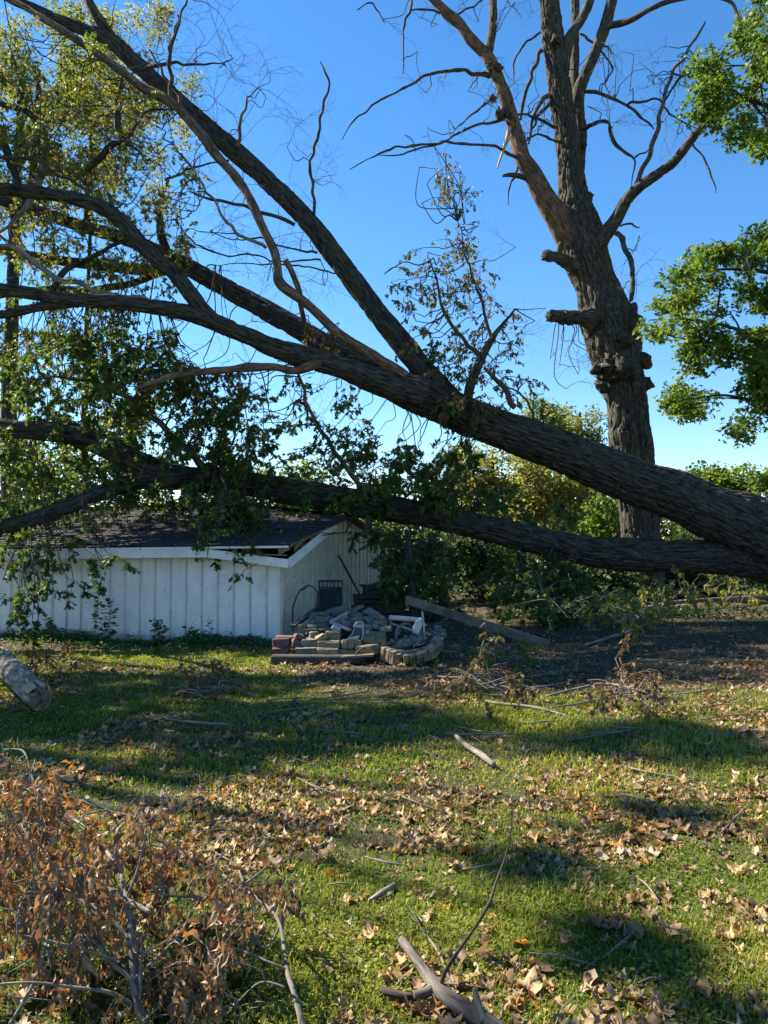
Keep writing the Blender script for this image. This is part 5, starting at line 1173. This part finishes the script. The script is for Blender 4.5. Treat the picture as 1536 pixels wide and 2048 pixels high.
# boards and sticks on top
for a, b, w, lb, mt in [((550, 350, 10.4), (702, 412, 9.95), 0.06, 'white board forming the lower arm of the V on the rubble', 'paint'),
                    ((548, 345, 10.45), (692, 268, 11.0), 0.055, 'pale board forming the upper arm of the V on the rubble', 'paint'),
                    ((672, 285, 10.9), (803, 215, 11.5), 0.075, 'short grey post end sticking up at the top of the rubble', 'plank'),
                    ((232, 385, 10.3), (425, 245, 11.6), 0.08, 'dark board slanting up along the gable wall', 'tie'),
                    ((320, 418, 10.1), (570, 425, 10.1), 0.05, 'dark flat strip lying on the stacked bricks', 'tie'),
                    ((930, 553, 9.75), (1235, 468, 10.4), 0.06, 'long curved grey slat right of the front row', 'plank'),
                    ((1040, 360, 10.6), (1232, 418, 10.3), 0.04, 'pale stick below the white pipe', 'paint'),
                    ((1290, 540, 10.1), (1335, 515, 10.1), 0.03, 'short white stick inside the curved edging', 'paint')]:
    mb = MB(); beam(mb, zp(*a), zp(*b), w, w * 0.5); solo('board', mb, M[mt], lb, 'board', smooth=False)
for pts, r, lb, mt in [([(1060, 600, 9.8), (1180, 612, 9.75), (1300, 590, 9.8), (1385, 545, 10.0)], 0.05, 'short pale log lying in the curved brick edging', 'dry_log'),
                       ([(1060, 545, 10.1), (1150, 540, 10.1), (1240, 510, 10.2), (1290, 480, 10.3)], 0.075, 'thick mossy log behind the pale slat', 'dry_log'),
                       ([(690, 745, 9.4), (705, 690, 9.42), (735, 640, 9.45), (790, 580, 9.55), (850, 545, 9.7)], 0.012, 'black hose trailing out of the rubble onto the grass', 'rust'),
                       ([(1088, 495, 10.0), (1090, 440, 10.1), (1110, 395, 10.15), (1150, 368, 10.2), (1200, 362, 10.3)], 0.02, 'grey hose arched below the white pipe', 'plank'),
                       ([(1305, 265, 10.5), (1318, 380, 10.4), (1328, 510, 10.3)], 0.013, 'thin upright metal rod right of the white bottle', 'pipe'),
                       ([(1390, 395, 10.6), (1460, 350, 10.8), (1550, 300, 11.0)], 0.022, 'dark stick at the right end of the rubble', 'twig')]:
    mb = MB(); P_ = [zp(*q) for q in pts]; tube(mb, P_, np.linspace(r, r * 0.85, len(P_)), 12, 0.03, lump=0.06 if r > 0.04 else 0)
    solo('log' if 'log' in lb else ('hose' if 'hose' in lb else ('rod' if 'rod' in lb else 'stick')), mb, M[mt], lb, lb.split()[-1] if False else ('log' if 'log' in lb else 'hose' if 'hose' in lb else 'rod' if 'rod' in lb else 'stick'))
# white pipe with an open end
a, b = zp(1036, 312, 10.35), zp(1300, 332, 10.55); d = unit(b - a); mb = MB(); R0 = 0.034
u_ = unit(np.cross(d, UP)); v_ = np.cross(u_, d); nn = 20; A = np.linspace(0, 2 * math.pi, nn, endpoint=False)
rings = [a + d * o + (np.outer(np.cos(A), u_) + np.outer(np.sin(A), v_)) * r for o, r in ((0.25, R0 * .82), (0.002, R0 * .82), (0, R0 * 0.86), (0, R0 * .97), (0.004, R0), (np.linalg.norm(b - a), R0))]
k = np.arange(nn); q = np.concatenate([np.stack([i * nn + k, (i + 1) * nn + k, (i + 1) * nn + (k + 1) % nn, i * nn + (k + 1) % nn], 1) for i in range(5)])
mb.add(np.concatenate(rings), [q]); solo('pipe', mb, M['pipe'], 'off-white plastic pipe with open end lying on the rubble', 'pipe')
# white bottle
bt = thing('bottle', 'flattened white bottle tilted against the thin rod on the rubble', 'bottle', zp(1250, 450, 10.2))
mb = MB(); c0, c1 = zp(1245, 440, 10.2), zp(1285, 335, 10.3); tube(mb, [c0, c0 * 0.85 + c1 * 0.15, c0 * 0.25 + c1 * 0.75, c1], [0.044, 0.055, 0.055, 0.028], 14, 0.02, squash=(1, 0.5, 1)); part('body', mb, M['pipe'], bt)
mb = MB(); c2 = c1 + (c1 - c0) * 0.14; tube(mb, [c1 * 0.98 + c2 * 0.02, c2], [0.02, 0.018], 10, 0.02); part('cap', mb, M['trim'], bt)
# grey-blue scoop-like jug, opened at its front
jg = thing('jug', 'grey-blue plastic jug cut open, lying on the front of the rubble', 'jug', zp(750, 500, 9.8))
c = zp(745, 440, 9.95); s = 9.95 / F / 4.15
shape = [(-75, 60), (60, 60), (78, 10), (70, -62), (-5, -65), (-20, 0)]
mb = MB(); ou = np.array([[x * s, 0, -y * s] for x, y in shape]); iu = ou * 0.80 + np.array([0.004, 0, 0.0])
V = np.concatenate([c + ou + [0, -0.09, 0], c + iu + [0, -0.09, 0], c + ou + [0, 0.12, 0], c + iu + [0, 0.10, 0]]); n6 = 6; k = np.arange(6); k2 = (k + 1) % 6
mb.add(V, [np.stack([k, k2, 6 + k2, 6 + k], 1), np.stack([k2, k, 12 + k, 12 + k2], 1), np.stack([6 + k, 6 + k2, 18 + k2, 18 + k], 1)]); mb.Fc.append(np.array([[12, 13, 14, 15], [12, 15, 16, 17]])); mb.Fc.append(np.array([[18, 21, 20, 19], [18, 23, 22, 21]]))
part('body', mb, M['jug'], jg, smooth=False)
mb = MB(); tube(mb, [c + np.array([-2 * s, -0.09, 62 * s]), c + np.array([20 * s, -0.1, 90 * s]), c + np.array([60 * s, -0.1, 92 * s]), c + np.array([74 * s, -0.09, 58 * s])], [0.011] * 4, 10, 0.015); part('handle', mb, M['jug'], jg)
mb = MB(); V = np.array([[-70, -56], [25, -56], [42, -12], [-22, -22]]) * s; Vw = np.stack([c[0] + V[:, 0], np.full(4, c[1] - 0.095), c[2] + V[:, 1]], 1)
mb.add(np.concatenate([Vw, Vw + [0, -0.008, 0]]), [np.array([[0, 1, 2, 3], [7, 6, 5, 4], [0, 4, 5, 1], [1, 5, 6, 2], [2, 6, 7, 3], [3, 7, 4, 0]])]); part('flap', mb, M['pipe'], jg, smooth=False)
# curved edging of bricks set side by side
ed_ = thing('curved_edging', 'curved run of tan-red edging bricks lying on the grass at the right of the rubble', 'edging', zp(1200, 690, 9.55))
arc = catmull(np.array([(985, 605, 9.62), (1080, 640, 9.5), (1190, 655, 9.45), (1290, 640, 9.5), (1370, 600, 9.7), (1425, 545, 10.0), (1435, 500, 10.3)], float), 18)
dd = np.concatenate([[0], np.cumsum(np.linalg.norm(np.diff(np.array([zp(*q) for q in arc]), axis=0), axis=1))]); nb = 19
pos = np.array([zp(*q) for q in arc])
for k in range(nb):
    tt = (k + 0.5) / nb * dd[-1]; c = np.array([np.interp(tt, dd, pos[:, j]) for j in range(3)]); c2 = np.array([np.interp(tt + 0.03, dd, pos[:, j]) for j in range(3)]); c1_ = np.array([np.interp(tt - 0.03, dd, pos[:, j]) for j in range(3)])
    tx = unit((c2 - c1_) * np.array([1, 1, 0.7])); ty = unit(np.cross(UP, tx)); tz = np.cross(tx, ty)
    mb = MB(); w = dd[-1] / nb; box(mb, c + RNG.normal(0, 0.003, 3), tx, ty, tz, (w * 0.94, 0.14, 0.115 + 0.05 * (k < 3)), bev=0.01, jit=0.002); part('brick', mb, M['block_tan'], ed_, smooth=False)
# black slotted panel leaning on the gable
bp = thing('plastic_panel', 'black slotted plastic panel leaning on the gable wall behind the rubble', 'panel', P(660, 1228, 12.9))
x0, x1, yt, yb = 638, 685, 1161, 1230; Yp = 13.0
mb = MB(); beam(mb, P(661, 1177, Yp + .1), P(661, 1232, Yp - .08), 46 * Yp / F, 0.02, up=(0, -1, 0.2)); part('sheet', mb, M['black'], bp, smooth=False)
for yy in (1162, 1175):
    mb = MB(); beam(mb, P(638, yy, Yp + .13), P(685, yy, Yp + .13), 0.02, 0.02 if yy > 1170 else 0.035); part('rail', mb, M['black'], bp, smooth=False)
for k in range(7):
    mb = MB(); xx = 638.8 + k * 7.6; beam(mb, P(xx, 1163, Yp + .13), P(xx, 1176, Yp + .12), 0.02, 0.022, up=(0, 1, 0)); part('slat', mb, M['black'], bp, smooth=False)
# dark stack of lumber
k = 0
for row in range(7):
    for j in range(3):
        y = 1232 - row * 9.5; x0 = 705 + j * 6 + RNG.uniform(-5, 5) + (row > 4) * 22; x1 = 812 - RNG.uniform(0, 14) - (row > 5) * 6; Y = 13.0 + j * 0.3
        mb = MB(); beam(mb, P(x0, y + RNG.normal(0, 1), Y), P(x1, y + RNG.normal(0, 2), Y + 0.1), 0.2, 0.07, bev=0.01)
        solo('timber', mb, M['tie'], 'dark old board in the stack beside the gable wall', 'timber', 'dark boards stacked beside the gable wall', smooth=False)
for k in range(7):
    a = P(725 + k * 12, 1172 + RNG.uniform(-5, 6), 13.0); b = P(748 + k * 11, 1168 + RNG.uniform(-6, 8), 13.4); mb = MB(); beam(mb, a, b, 0.14, 0.04, bev=0.008)
    solo('timber', mb, M['tie'], 'short dark broken board on top of the dark stack', 'timber', 'short boards on top of the dark stack', smooth=False)
mb = MB(); tube(mb, [P(666, 1090, 14.6), P(720, 1190, 12.9), P(726, 1200, 12.8)], [0.018] * 3, 8, 0.1); solo('pole', mb, M['rust'], 'thin dark pole leaning diagonally against the gable wall', 'pole')
mb = MB(); tube(mb, [P(586, 1262, 11.0), P(585, 1240, 11.2), P(587, 1212, 11.4), P(598, 1184, 11.7), P(606, 1178, 11.8), P(618, 1171, 11.9), P(630, 1178, 12.0), P(638, 1195, 12.0), P(641, 1222, 12.0)], [0.014, 0.014, 0.013, 0.013, 0.02, 0.011, 0.01, 0.009, 0.008], 8, 0.03, lump=0.1, lfreq=9); solo('vine', mb, M['rust'], 'dark dry vine arching against the cream gable wall', 'vine')
# long plank
mb = MB(); beam(mb, P(812, 1199, 11.9), P(1098, 1291, 11.2), 0.06, 0.135, up=(0.2, 0, 1), bev=0.006); solo('plank', mb, M['plank'], 'long weathered plank sloping from the rubble to the ground', 'plank', smooth=False)
# sapling trunk behind the plank
sp = thing('sapling', 'slim grey-trunked sapling beside the dark stack, hung with broad leaves', 'tree', P(826, 1265, 12.6))
mb = MB(); tube(mb, [P(828, 1268, 12.6), P(825, 1200, 12.6), P(820, 1130, 12.7), P(815, 1060, 12.8)], [0.075, 0.07, 0.062, 0.05], 16, 0.06, 0.004, lump=0.08); part('trunk', mb, M['bark'], sp)
f = Foliage(); tws = MB()
for k in range(26):
    q = P(RNG.uniform(765, 905), RNG.uniform(1050, 1165), RNG.uniform(12.2, 13.0)); a = P(818, 1100, 12.75)
    tube(tws, [a, (a + q) / 2 + np.array([0, 0, .06]), q], [0.012, 0.008, 0.004], 4, 0.15, cap=False); grow(tws, f, q, RNG.normal(0, .5, 3) + [0, 0, -.6], 0.4, 0.005, 1, 0.4, 0.3, 7, 3, 0.13, (0.1, 0.45))
part('twigs', tws, M['twig'], sp, kind='stuff'); f.build(sp, T_OAK, M['leaf_oak'], 60)

# ================================================================== WEEDS ALONG THE SHED
def weed(px, h, label, group=None, nl=26, lean=0.0, ls=0.06, stems=1):
    t = 0.25 + RNG.uniform(0, 0.15); b0 = G(px, 1300); Y = C0[1] + (C0[0] - b0[0]) * math.tan(TH) - t; x_ = (px - 768) / F * Y; b = np.array([x_, Y, g1(x_, Y)])
    w = thing('weed', label, 'weed', b, group); f = Foliage()
    for sidx in range(stems):
        d = np.array([lean + RNG.normal(0, 0.12), RNG.normal(0, .1), 1.0]); pts = [b + d * h * q + np.array([0.04 * math.sin(q * 4 + sidx), 0, -0.03 * q * q]) for q in np.linspace(0, 1, 5)]
        mb = MB(); tube(mb, pts, np.linspace(0.006, 0.002, 5), 6, 0.05); part('stem', mb, M['twig'], w)
        A = np.array(pts); q = np.linspace(0.15, 1, nl); i = np.minimum(3, (q * 4).astype(int)); ps = A[i] + (A[i + 1] - A[i]) * (q * 4 - i)[:, None]
        a = RNG.normal(0, 1, (nl, 3)); a[:, 2] = -0.15 + 0.5 * q; a[:, 1] -= 0.2; a /= np.linalg.norm(a, axis=1)[:, None]
        nm = RNG.normal(0, .4, (nl, 3)); nm[:, 2] += 1
        ps = ps + a * 0.035 * RNG.uniform(0, 1.5, (nl, 1))
        f.add(ps, ls * RNG.uniform(0.7, 1.3, nl) * (1.15 - 0.5 * q), rot_from(a, nm), RNG.uniform(0, 1, nl))
    f.build(w, T_OVAL, M['leaf_weed'], nl * stems, aspect=1.3)
weed(205, 0.72, 'tallest weed with paired leaves against the white shed wall', nl=44, stems=2, ls=0.115)
weed(318, 0.42, 'leafy weed right of the tallest one against the white wall', nl=30, stems=3, ls=0.09)
weed(390, 0.30, 'short broad-leaved weed in the middle of the white wall', nl=18, stems=2, ls=0.1)
weed(426, 0.46, 'thin upright weed with few leaves on the right half of the wall', nl=18, ls=0.085)
weed(465, 0.22, 'low weed nearest the shed corner', nl=10, ls=0.06, stems=2)
weed(100, 0.36, 'bushy weed below the hanging oak leaves at the left', nl=26, stems=3, ls=0.09)
weed(35, 0.22, 'low weed at the far left of the shed wall', nl=12, stems=3, ls=0.06)
weed(270, 0.20, 'low weed between the tallest weed and its right neighbour', nl=12, stems=3, ls=0.06)
# low ground cover at the wall foot
n = 9500; s = RNG.uniform(-0.1, FRONT, n); t = -np.abs(RNG.normal(0, 0.33, n)) - 0.05; xy = C0[None] + e1[None] * s[:, None] + e2[None] * t[:, None]
hh = RNG.uniform(0.02, 1, n) * 0.27 * np.exp(t * 1.2) * (0.6 + 1.6 * np.clip(n2(xy[:, 0], xy[:, 1], 1.4, 77), -.3, .6))
a = RNG.normal(0, 1, (n, 3)); a[:, 2] *= .4; nm = RNG.normal(0, .4, (n, 3)); nm[:, 2] += 1
mb = MB(); scatter(mb, T_OVAL, np.stack([xy[:, 0], xy[:, 1], gz(xy[:, 0], xy[:, 1]) + hh], 1), RNG.uniform(0.025, 0.06, n), rot_from(a, nm), RNG.uniform(0, .8, n), 1.4)
solo('ground_cover', mb, M['leaf_weed'], 'low leafy ground cover along the foot of the shed wall', 'ground cover', kind='stuff')
# withered clump by the wall
wb = thing('withered_branch', 'withered leafy branch heaped at the foot of the wall near the cut log', 'branch', G(95, 1330))
mb = MB(); f = Foliage()
for k in range(7): grow(mb, f, G(95 + RNG.uniform(-40, 40), 1325 + RNG.uniform(-15, 10), 0.15), np.array([RNG.normal(0, 1), RNG.normal(0, .3), 0.5]), 0.35, 0.007, 1, 0.6, 0.4, 8, 3, 0.10, (0.1, 0.5), leafdroop=1.4)
part('stems', mb, M['twig'], wb, kind='stuff'); f.build(wb, T_OAKS, M['leaf_wilt'], 40, aspect=.8)

# ================================================================== LOGS AND BRANCHES ON THE LAWN
cl = thing('cut_log', 'grey weathered log with splintered cut end at the left edge', 'log', G(85, 1432))
e = G(80, 1437); ax = unit(G(-70, 1300) - e); mb = MB()
L_ = [e + UP * 0.165, e + ax * 0.5 + UP * 0.19, e + ax * 1.3 + UP * 0.22, e + ax * 2.4 + UP * 0.26]
tube(mb, L_, [0.098, 0.108, 0.118, 0.125], 110, 0.012, 0.013, lump=0.10, ragged=0.03, bfreq=24, cap=True, lfreq=4); part('trunk', mb, M['dry_log'], cl)
mb = MB(); A = np.linspace(0, 2 * math.pi, 40, endpoint=False); u_ = unit(np.cross(ax, UP)); v_ = np.cross(u_, ax); c = e + UP * 0.16 - ax * 0.014
rr = np.linspace(0, 0.09, 7); V = np.concatenate([c + (np.outer(np.cos(A), u_) + np.outer(np.sin(A), v_)) * r * (1 + 0.04 * np.sin(5 * A))[:, None] + np.outer(RNG.normal(0, 0.006, 40), ax) for r in rr])
k = np.arange(40); q = np.concatenate([np.stack([i * 40 + k, i * 40 + (k + 1) % 40, (i + 1) * 40 + (k + 1) % 40, (i + 1) * 40 + k], 1) for i in range(6)]); mb.add(V, [q]); part('cut_face', mb, M['end_wood'], cl, smooth=False)
for k in range(9):
    an = RNG.uniform(0.6, 2.3); r0 = 0.115; mb = MB(); rd = u_ * math.cos(an) * -1 + v_ * math.sin(an) * (1 if v_[2] > 0 else -1)
    tube(mb, [c + rd * r0 + ax * 0.03, c + rd * (r0 + .012) + ax * RNG.uniform(0.12, 0.2), c + rd * (r0 + 0.008) + ax * RNG.uniform(0.25, 0.4)], [0.012, 0.016, 0.004], 6, 0.04, lump=.2); part('splinter', mb, M['pale_wood'], cl)
# forked branch in the foreground
def gp(px, py, up): return G(px, py, up)
fb = thing('forked_branch', 'smooth grey forked branch lying on the grass at the bottom of the picture', 'branch', G(900, 2010))
def fpart(name, pts, wpx, mat, sides=20, step=0.012, lump=0.07):
    P_ = [gp(*q) for q in pts]; R_ = [w * 0.5 * p_[1] / F for w, p_ in zip(wpx, P_)]; mb = MB(); tube(mb, P_, R_, sides, step, lump=lump, lfreq=14); return part(name, mb, mat, fb)
fpart('limb', [(1040, 2110, .05), (980, 2050, .05), (921, 2012, .05), (884, 1985, .055), (861, 1958, .06), (838, 1928, .055), (804, 1880, .04)], (40, 37, 31, 28, 25, 20, 17), M['branch_grey'], 26)
fpart('stub', [(872, 1975, .055), (850, 1986, .05), (828, 1992, .045)], (22, 19, 18), M['branch_grey'])
fpart('stub', [(968, 2045, .06), (960, 2020, .08), (953, 1995, .1), (949, 1978, .115)], (17, 14, 12, 9), M['branch_grey'])
fpart('twig', [(882, 1975, .06), (886, 1955, .1), (898, 1930, .15), (926, 1888, .22), (958, 1842, .28), (981, 1800, .33), (990, 1770, .36), (1011, 1712, .42), (1022, 1662, .46), (1024, 1612, .5)], (9, 8, 8, 7, 6, 6, 5, 4, 3, 2), M['twig'], 8, 0.02)
def stick(pts, w, label=None, mat='twig_grey', group=None, name='stick'):
    P_ = [gp(*q) for q in pts]; R_ = [a * 0.5 * p_[1] / F for a, p_ in zip(w, P_)]; mb = MB(); tube(mb, P_, R_, 9, 0.04, lump=0.1, lfreq=8); return solo(name, mb, M[mat], label, 'stick', group)
stick([(830, 1994, .03), (790, 1988, .03), (762, 1978, .03)], (15, 16, 13), 'short brown stick butted against the forked branch', 'twig')
stick([(912, 1472, .04), (935, 1492, .05), (960, 1508, .05), (988, 1530, .03)], (8, 11, 12, 10), 'grey stick with white cut end lying in the middle of the lawn')
stick([(852, 1870, .02), (880, 1910, .03), (908, 1985, .02)], (5, 5, 6), 'pale thin stick crossing behind the tall twig of the forked branch')
stick([(290, 1426, .02), (350, 1440, .03), (420, 1447, .03), (468, 1450, .02)], (3, 4, 5, 3), 'long thin stick on the shaded lawn left of centre')
stick([(625, 1435, .02), (660, 1424, .03), (690, 1418, .02)], (4, 5, 4), 'short grey stick on the shaded lawn below the rubble')
stick([(738, 1802, .01), (760, 1788, .02), (790, 1768, .02)], (9, 11, 9), 'stubby grey stick on the lawn left of the forked branch', 'dry_log')
stick([(1440, 1900, .02), (1470, 1920, .03), (1510, 1932, .03), (1560, 1950, .02)], (4, 5, 5, 6), 'curved thin stick at the right edge of the lawn')
stick([(1240, 1530, .02), (1300, 1545, .03), (1360, 1555, .02)], (4, 5, 4), 'pale straight stick in the shaded lawn at the right')
stick([(1210, 1595, .02), (1250, 1590, .03), (1290, 1600, .03), (1312, 1612, .02)], (4, 6, 6, 5), 'pale stick in the sunny lawn at the right of centre')
stick([(960, 1400, .02), (1010, 1408, .04), (1070, 1415, .04), (1130, 1430, .02)], (4, 6, 6, 4), 'long stick lying along the front edge of the bare earth')
stick([(1230, 1246, .1), (1280, 1222, .12), (1340, 1206, .15), (1420, 1200, .18), (1500, 1196, .15), (1580, 1196, .1)], (7, 8, 8, 9, 9, 8), 'long grey branch on the leaf-covered earth at the right edge')
stick([(1170, 1290, .03), (1240, 1268, .05), (1290, 1250, .04)], (5, 7, 5), 'bent stick on the bare earth left of the long grey branch')
stick([(860, 1350, .03), (900, 1355, .05), (980, 1358, .05), (1075, 1378, .03)], (3, 5, 5, 3), 'thin long branch on the ground below the curved edging')
stick([(1095, 1392, .03), (1160, 1376, .05), (1210, 1368, .06), (1270, 1378, .05), (1330, 1400, .02)], (4, 5, 6, 5, 3), 'bent grey branch along the grass edge at the right')
stick([(1150, 1345, .04), (1190, 1330, .06), (1260, 1345, .05)], (3, 5, 3), 'thin dark branch on the bare earth at the right', 'twig')
for k in range(26):
    px = RNG.uniform(560, 1500); py = RNG.uniform(1330, 1480); L = RNG.uniform(25, 80); s_ = RNG.uniform(-0.35, 0.35)
    stick([(px - L, py - s_ * L * .5, .02), (px, py + RNG.normal(0, 3), .04), (px + L, py + s_ * L * .5, .02)], (2.5, 3.5, 2), 'thin bare stick lying among leaves on the ground in front of the rubble', 'twig_grey', 'thin sticks on the ground')
for k in range(16):
    px = RNG.uniform(560, 1500); py = RNG.uniform(1560, 2000); L = RNG.uniform(20, 70); a_ = RNG.uniform(-1.2, 1.2)
    stick([(px - L * math.cos(a_), py - L * .6 * math.sin(a_), .02), (px, py + RNG.normal(0, 4), .035), (px + L * math.cos(a_), py + L * .6 * math.sin(a_), .02)], (2.5, 4, 2), 'thin bare stick lying on the sunny lawn', 'twig_grey', 'thin sticks on the sunny lawn')
# leafy broken branches on the bare earth
def ground_branch(label, spots, tone, n=6, ls=0.1, mat='leaf_wilt', drop=1.2, up=0.35, hgt=0.25, L=0.45):
    t = thing('broken_branch', label, 'branch', G(*spots[0])); mb = MB(); f = Foliage()
    for (x, y) in spots:
        for k in range(n): grow(mb, f, G(x + RNG.normal(0, 16), y + RNG.normal(0, 4), hgt * RNG.uniform(.2, 1)), np.array([RNG.normal(0, 1), RNG.normal(0, .4), up]), L, 0.007, 1, 0.5, 0.45, 7, 3, ls, tone, leafdroop=drop)
    part('stems', mb, M['twig_grey'], t, kind='stuff'); f.build(t, T_OAKS, M[mat], 40, aspect=.8)
ground_branch('pale wilted leafy branch standing under the lower trunk at the right', [(1370, 1190), (1410, 1180), (1330, 1215), (1465, 1195)], (0.6, 1.0), 6, 0.13, 'leaf_far', 1.6, 0.7, 0.6, 0.6)
ground_branch('dark leafy branch drooping to the earth under the lower trunk', [(1080, 1190), (1130, 1200), (1160, 1230), (1030, 1170)], (0.1, 0.5), 7, 0.12, 'leaf_oak', 1.2, 0.6, 0.8, 0.6)
ground_branch('dry twiggy branch with few leaves on the earth at the right', [(1290, 1330), (1330, 1322)], (0.0, 0.3), 4, 0.07, 'leaf_wilt', 1.2, 0.1, 0.1, 0.28)
ground_branch('brown leafy branch in the grass below the right end of the edging', [(985, 1370), (1000, 1378)], (0.0, 0.5), 6, 0.09)
ground_branch('reddish brown leafy twig on the edge of the lawn', [(1262, 1388), (1240, 1384)], (0.0, 0.2), 5, 0.09, 'dead_red')
ground_branch('dark leafy branch lying right of the curved edging', [(955, 1296), (990, 1300), (1010, 1318)], (0.1, 0.6), 5, 0.09, 'leaf_oak', 1, 0.3, 0.25)
ground_branch('dry leafy clump in the shaded lawn at centre left', [(400, 1385), (430, 1380)], (0.1, 0.5), 6, 0.1, 'leaf_wilt', 1, 0.2, 0.12)
ground_branch('wilted green branch on the earth under the standing trunk', [(1290, 1205), (1240, 1215), (1270, 1230)], (0.5, 1.0), 6, 0.11, 'leaf_far', 1.5, 0.5, 0.4)

# ================================================================== BRUSH IN THE FOREGROUND
def pxs(path): return [P(a, b, c) for a, b, c, d in path], [d * 0.5 * c / F for a, b, c, d in path]
br = thing('dead_brush', 'pile of cut brush with curled brown leaves filling the lower left corner', 'brush', G(270, 2040))
stems = [
    [(310, 2090, 2.35, 17), (288, 2040, 2.38, 16), (270, 1985, 2.42, 14), (266, 1930, 2.48, 13), (260, 1850, 2.56, 12), (250, 1790, 2.66, 10), (240, 1745, 2.75, 9), (222, 1715, 2.85, 8), (200, 1688, 2.95, 7), (168, 1655, 3.1, 7), (140, 1633, 3.25, 6), (105, 1610, 3.4, 6), (76, 1590, 3.5, 6), (64, 1555, 3.6, 5), (50, 1507, 3.7, 4), (30, 1498, 3.75, 3), (8, 1499, 3.8, 2)],
    [(612, 2090, 2.3, 14), (600, 2030, 2.36, 13), (588, 1985, 2.42, 11), (574, 1940, 2.5, 9), (560, 1850, 2.7, 7), (535, 1815, 2.8, 6), (500, 1785, 2.9, 5), (445, 1750, 3.05, 3)],
    [(272, 1990, 2.4, 8), (262, 1960, 2.42, 8), (225, 1925, 2.45, 7), (185, 1880, 2.5, 6), (150, 1863, 2.55, 5), (145, 1830, 2.6, 4)],
    [(268, 1900, 2.5, 8), (250, 1870, 2.52, 8), (215, 1835, 2.55, 7), (160, 1800, 2.6, 6), (110, 1785, 2.7, 5), (60, 1775, 2.8, 4)],
    [(265, 2010, 2.4, 8), (220, 1985, 2.38, 7), (150, 1975, 2.36, 6), (60, 1965, 2.35, 5), (-20, 1970, 2.35, 4)],
    [(300, 1825, 2.5, 9), (262, 1805, 2.55, 10), (200, 1772, 2.65, 10), (138, 1750, 2.75, 7)],
    [(278, 2020, 2.4, 8), (281, 1960, 2.42, 7), (283, 1900, 2.45, 4), (282, 1870, 2.47, 3)],
    [(240, 1745, 2.75, 6), (232, 1700, 2.75, 5), (240, 1660, 2.8, 4), (215, 1620, 2.8, 3)],
    [(250, 1800, 2.65, 5), (275, 1740, 2.7, 5), (290, 1670, 2.75, 4), (285, 1640, 2.8, 3), (220, 1622, 2.85, 2)],
    [(230, 1920, 2.45, 6), (130, 1890, 2.4, 6), (60, 1875, 2.4, 5), (35, 1865, 2.4, 3)],
    [(560, 1850, 2.7, 5), (530, 1895, 2.6, 5), (480, 1850, 2.7, 4), (440, 1800, 2.8, 4), (330, 1790, 2.75, 4), (300, 1765, 2.7, 3)],
    [(460, 1850, 2.7, 4), (475, 1780, 2.8, 5), (487, 1770, 2.8, 5), (470, 1730, 2.9, 4), (430, 1705, 3.0, 3)],
    [(487, 1770, 2.8, 5), (520, 1745, 2.85, 4), (540, 1725, 2.9, 2)],
    [(575, 1940, 2.5, 6), (540, 1925, 2.5, 5), (480, 1900, 2.55, 4), (420, 1880, 2.6, 2)],
    [(570, 1975, 2.44, 5), (520, 1965, 2.45, 4), (470, 2010, 2.4, 3)],
    [(265, 1960, 2.42, 6), (330, 1900, 2.5, 5), (370, 1850, 2.6, 4), (400, 1790, 2.75, 2)],
    [(20, 2048, 2.3, 8), (60, 1980, 2.35, 7), (90, 1900, 2.45, 6), (100, 1820, 2.6, 4), (120, 1760, 2.7, 3)],
    [(140, 1633, 3.25, 5), (80, 1650, 3.2, 4), (20, 1640, 3.2, 3), (-30, 1660, 3.2, 2)],
    [(76, 1590, 3.5, 4), (60, 1560, 3.5, 3), (70, 1520, 3.6, 2)],
    [(200, 1688, 2.95, 4), (245, 1640, 3.0, 3), (280, 1615, 3.1, 2)]]
T_BR = [crumple(t_, 0.05, 60 + i_) for i_, t_ in enumerate(T_NARROW + T_NARROW[:2] + T_OAKS[:1])]
SB = []
for k, st in enumerate(stems):
    p_, r_ = pxs(st); mb = MB(); C, R = tube(mb, p_, r_, 10, 0.02, lump=0.08, lfreq=20); SB.append(C); part('stem' if k < 2 else 'branch', mb, M['twig_grey'], br)
SB = np.concatenate(SB); f = Foliage(); tb = MB()
bk_ = dict(droop=0.4, wig=0.4, nleaf=8, kids=3, lsize=0.043, tone=(0.05, 0.95), leafdroop=1.2, leafspread=0.7)
spray_region(tb, f, SB, [(0, 1560), (90, 1560), (220, 1680), (250, 1800), (250, 2040), (0, 2048)], 82, (2.4, 2.95), (0.12, 0.25), 1, dirb=(-0.2, 0, 0), rr=0.0025, csize=0.0022, **bk_)
spray_region(tb, f, SB, [(0, 1500), (70, 1560), (150, 1640), (0, 1700)], 16, (3.1, 3.7), (0.15, 0.3), 1, dirb=(-0.2, 0, 0), rr=0.003, csize=0.0025, **bk_)
spray_region(tb, f, SB, [(210, 1620), (330, 1640), (380, 1760), (260, 1780)], 14, (2.7, 3.1), (0.12, 0.25), 1, dirb=(0, 0, 0), rr=0.0025, csize=0.0022, **bk_)
spray_region(tb, f, SB, [(270, 1850), (470, 1880), (560, 1960), (560, 2048), (280, 2048)], 26, (2.35, 2.6), (0.12, 0.22), 1, dirb=(0, 0, 0), rr=0.0025, csize=0.002, **bk_)
spray_region(tb, f, SB, [(330, 1720), (560, 1740), (580, 1850), (400, 1860)], 14, (2.6, 2.95), (0.12, 0.22), 1, dirb=(0, 0, 0), rr=0.002, csize=0.002, **bk_)
f.build(br, T_BR, M['dead_red'], 300, aspect=1.0)
part('twigs', tb, M['twig_grey'], br, kind='stuff')
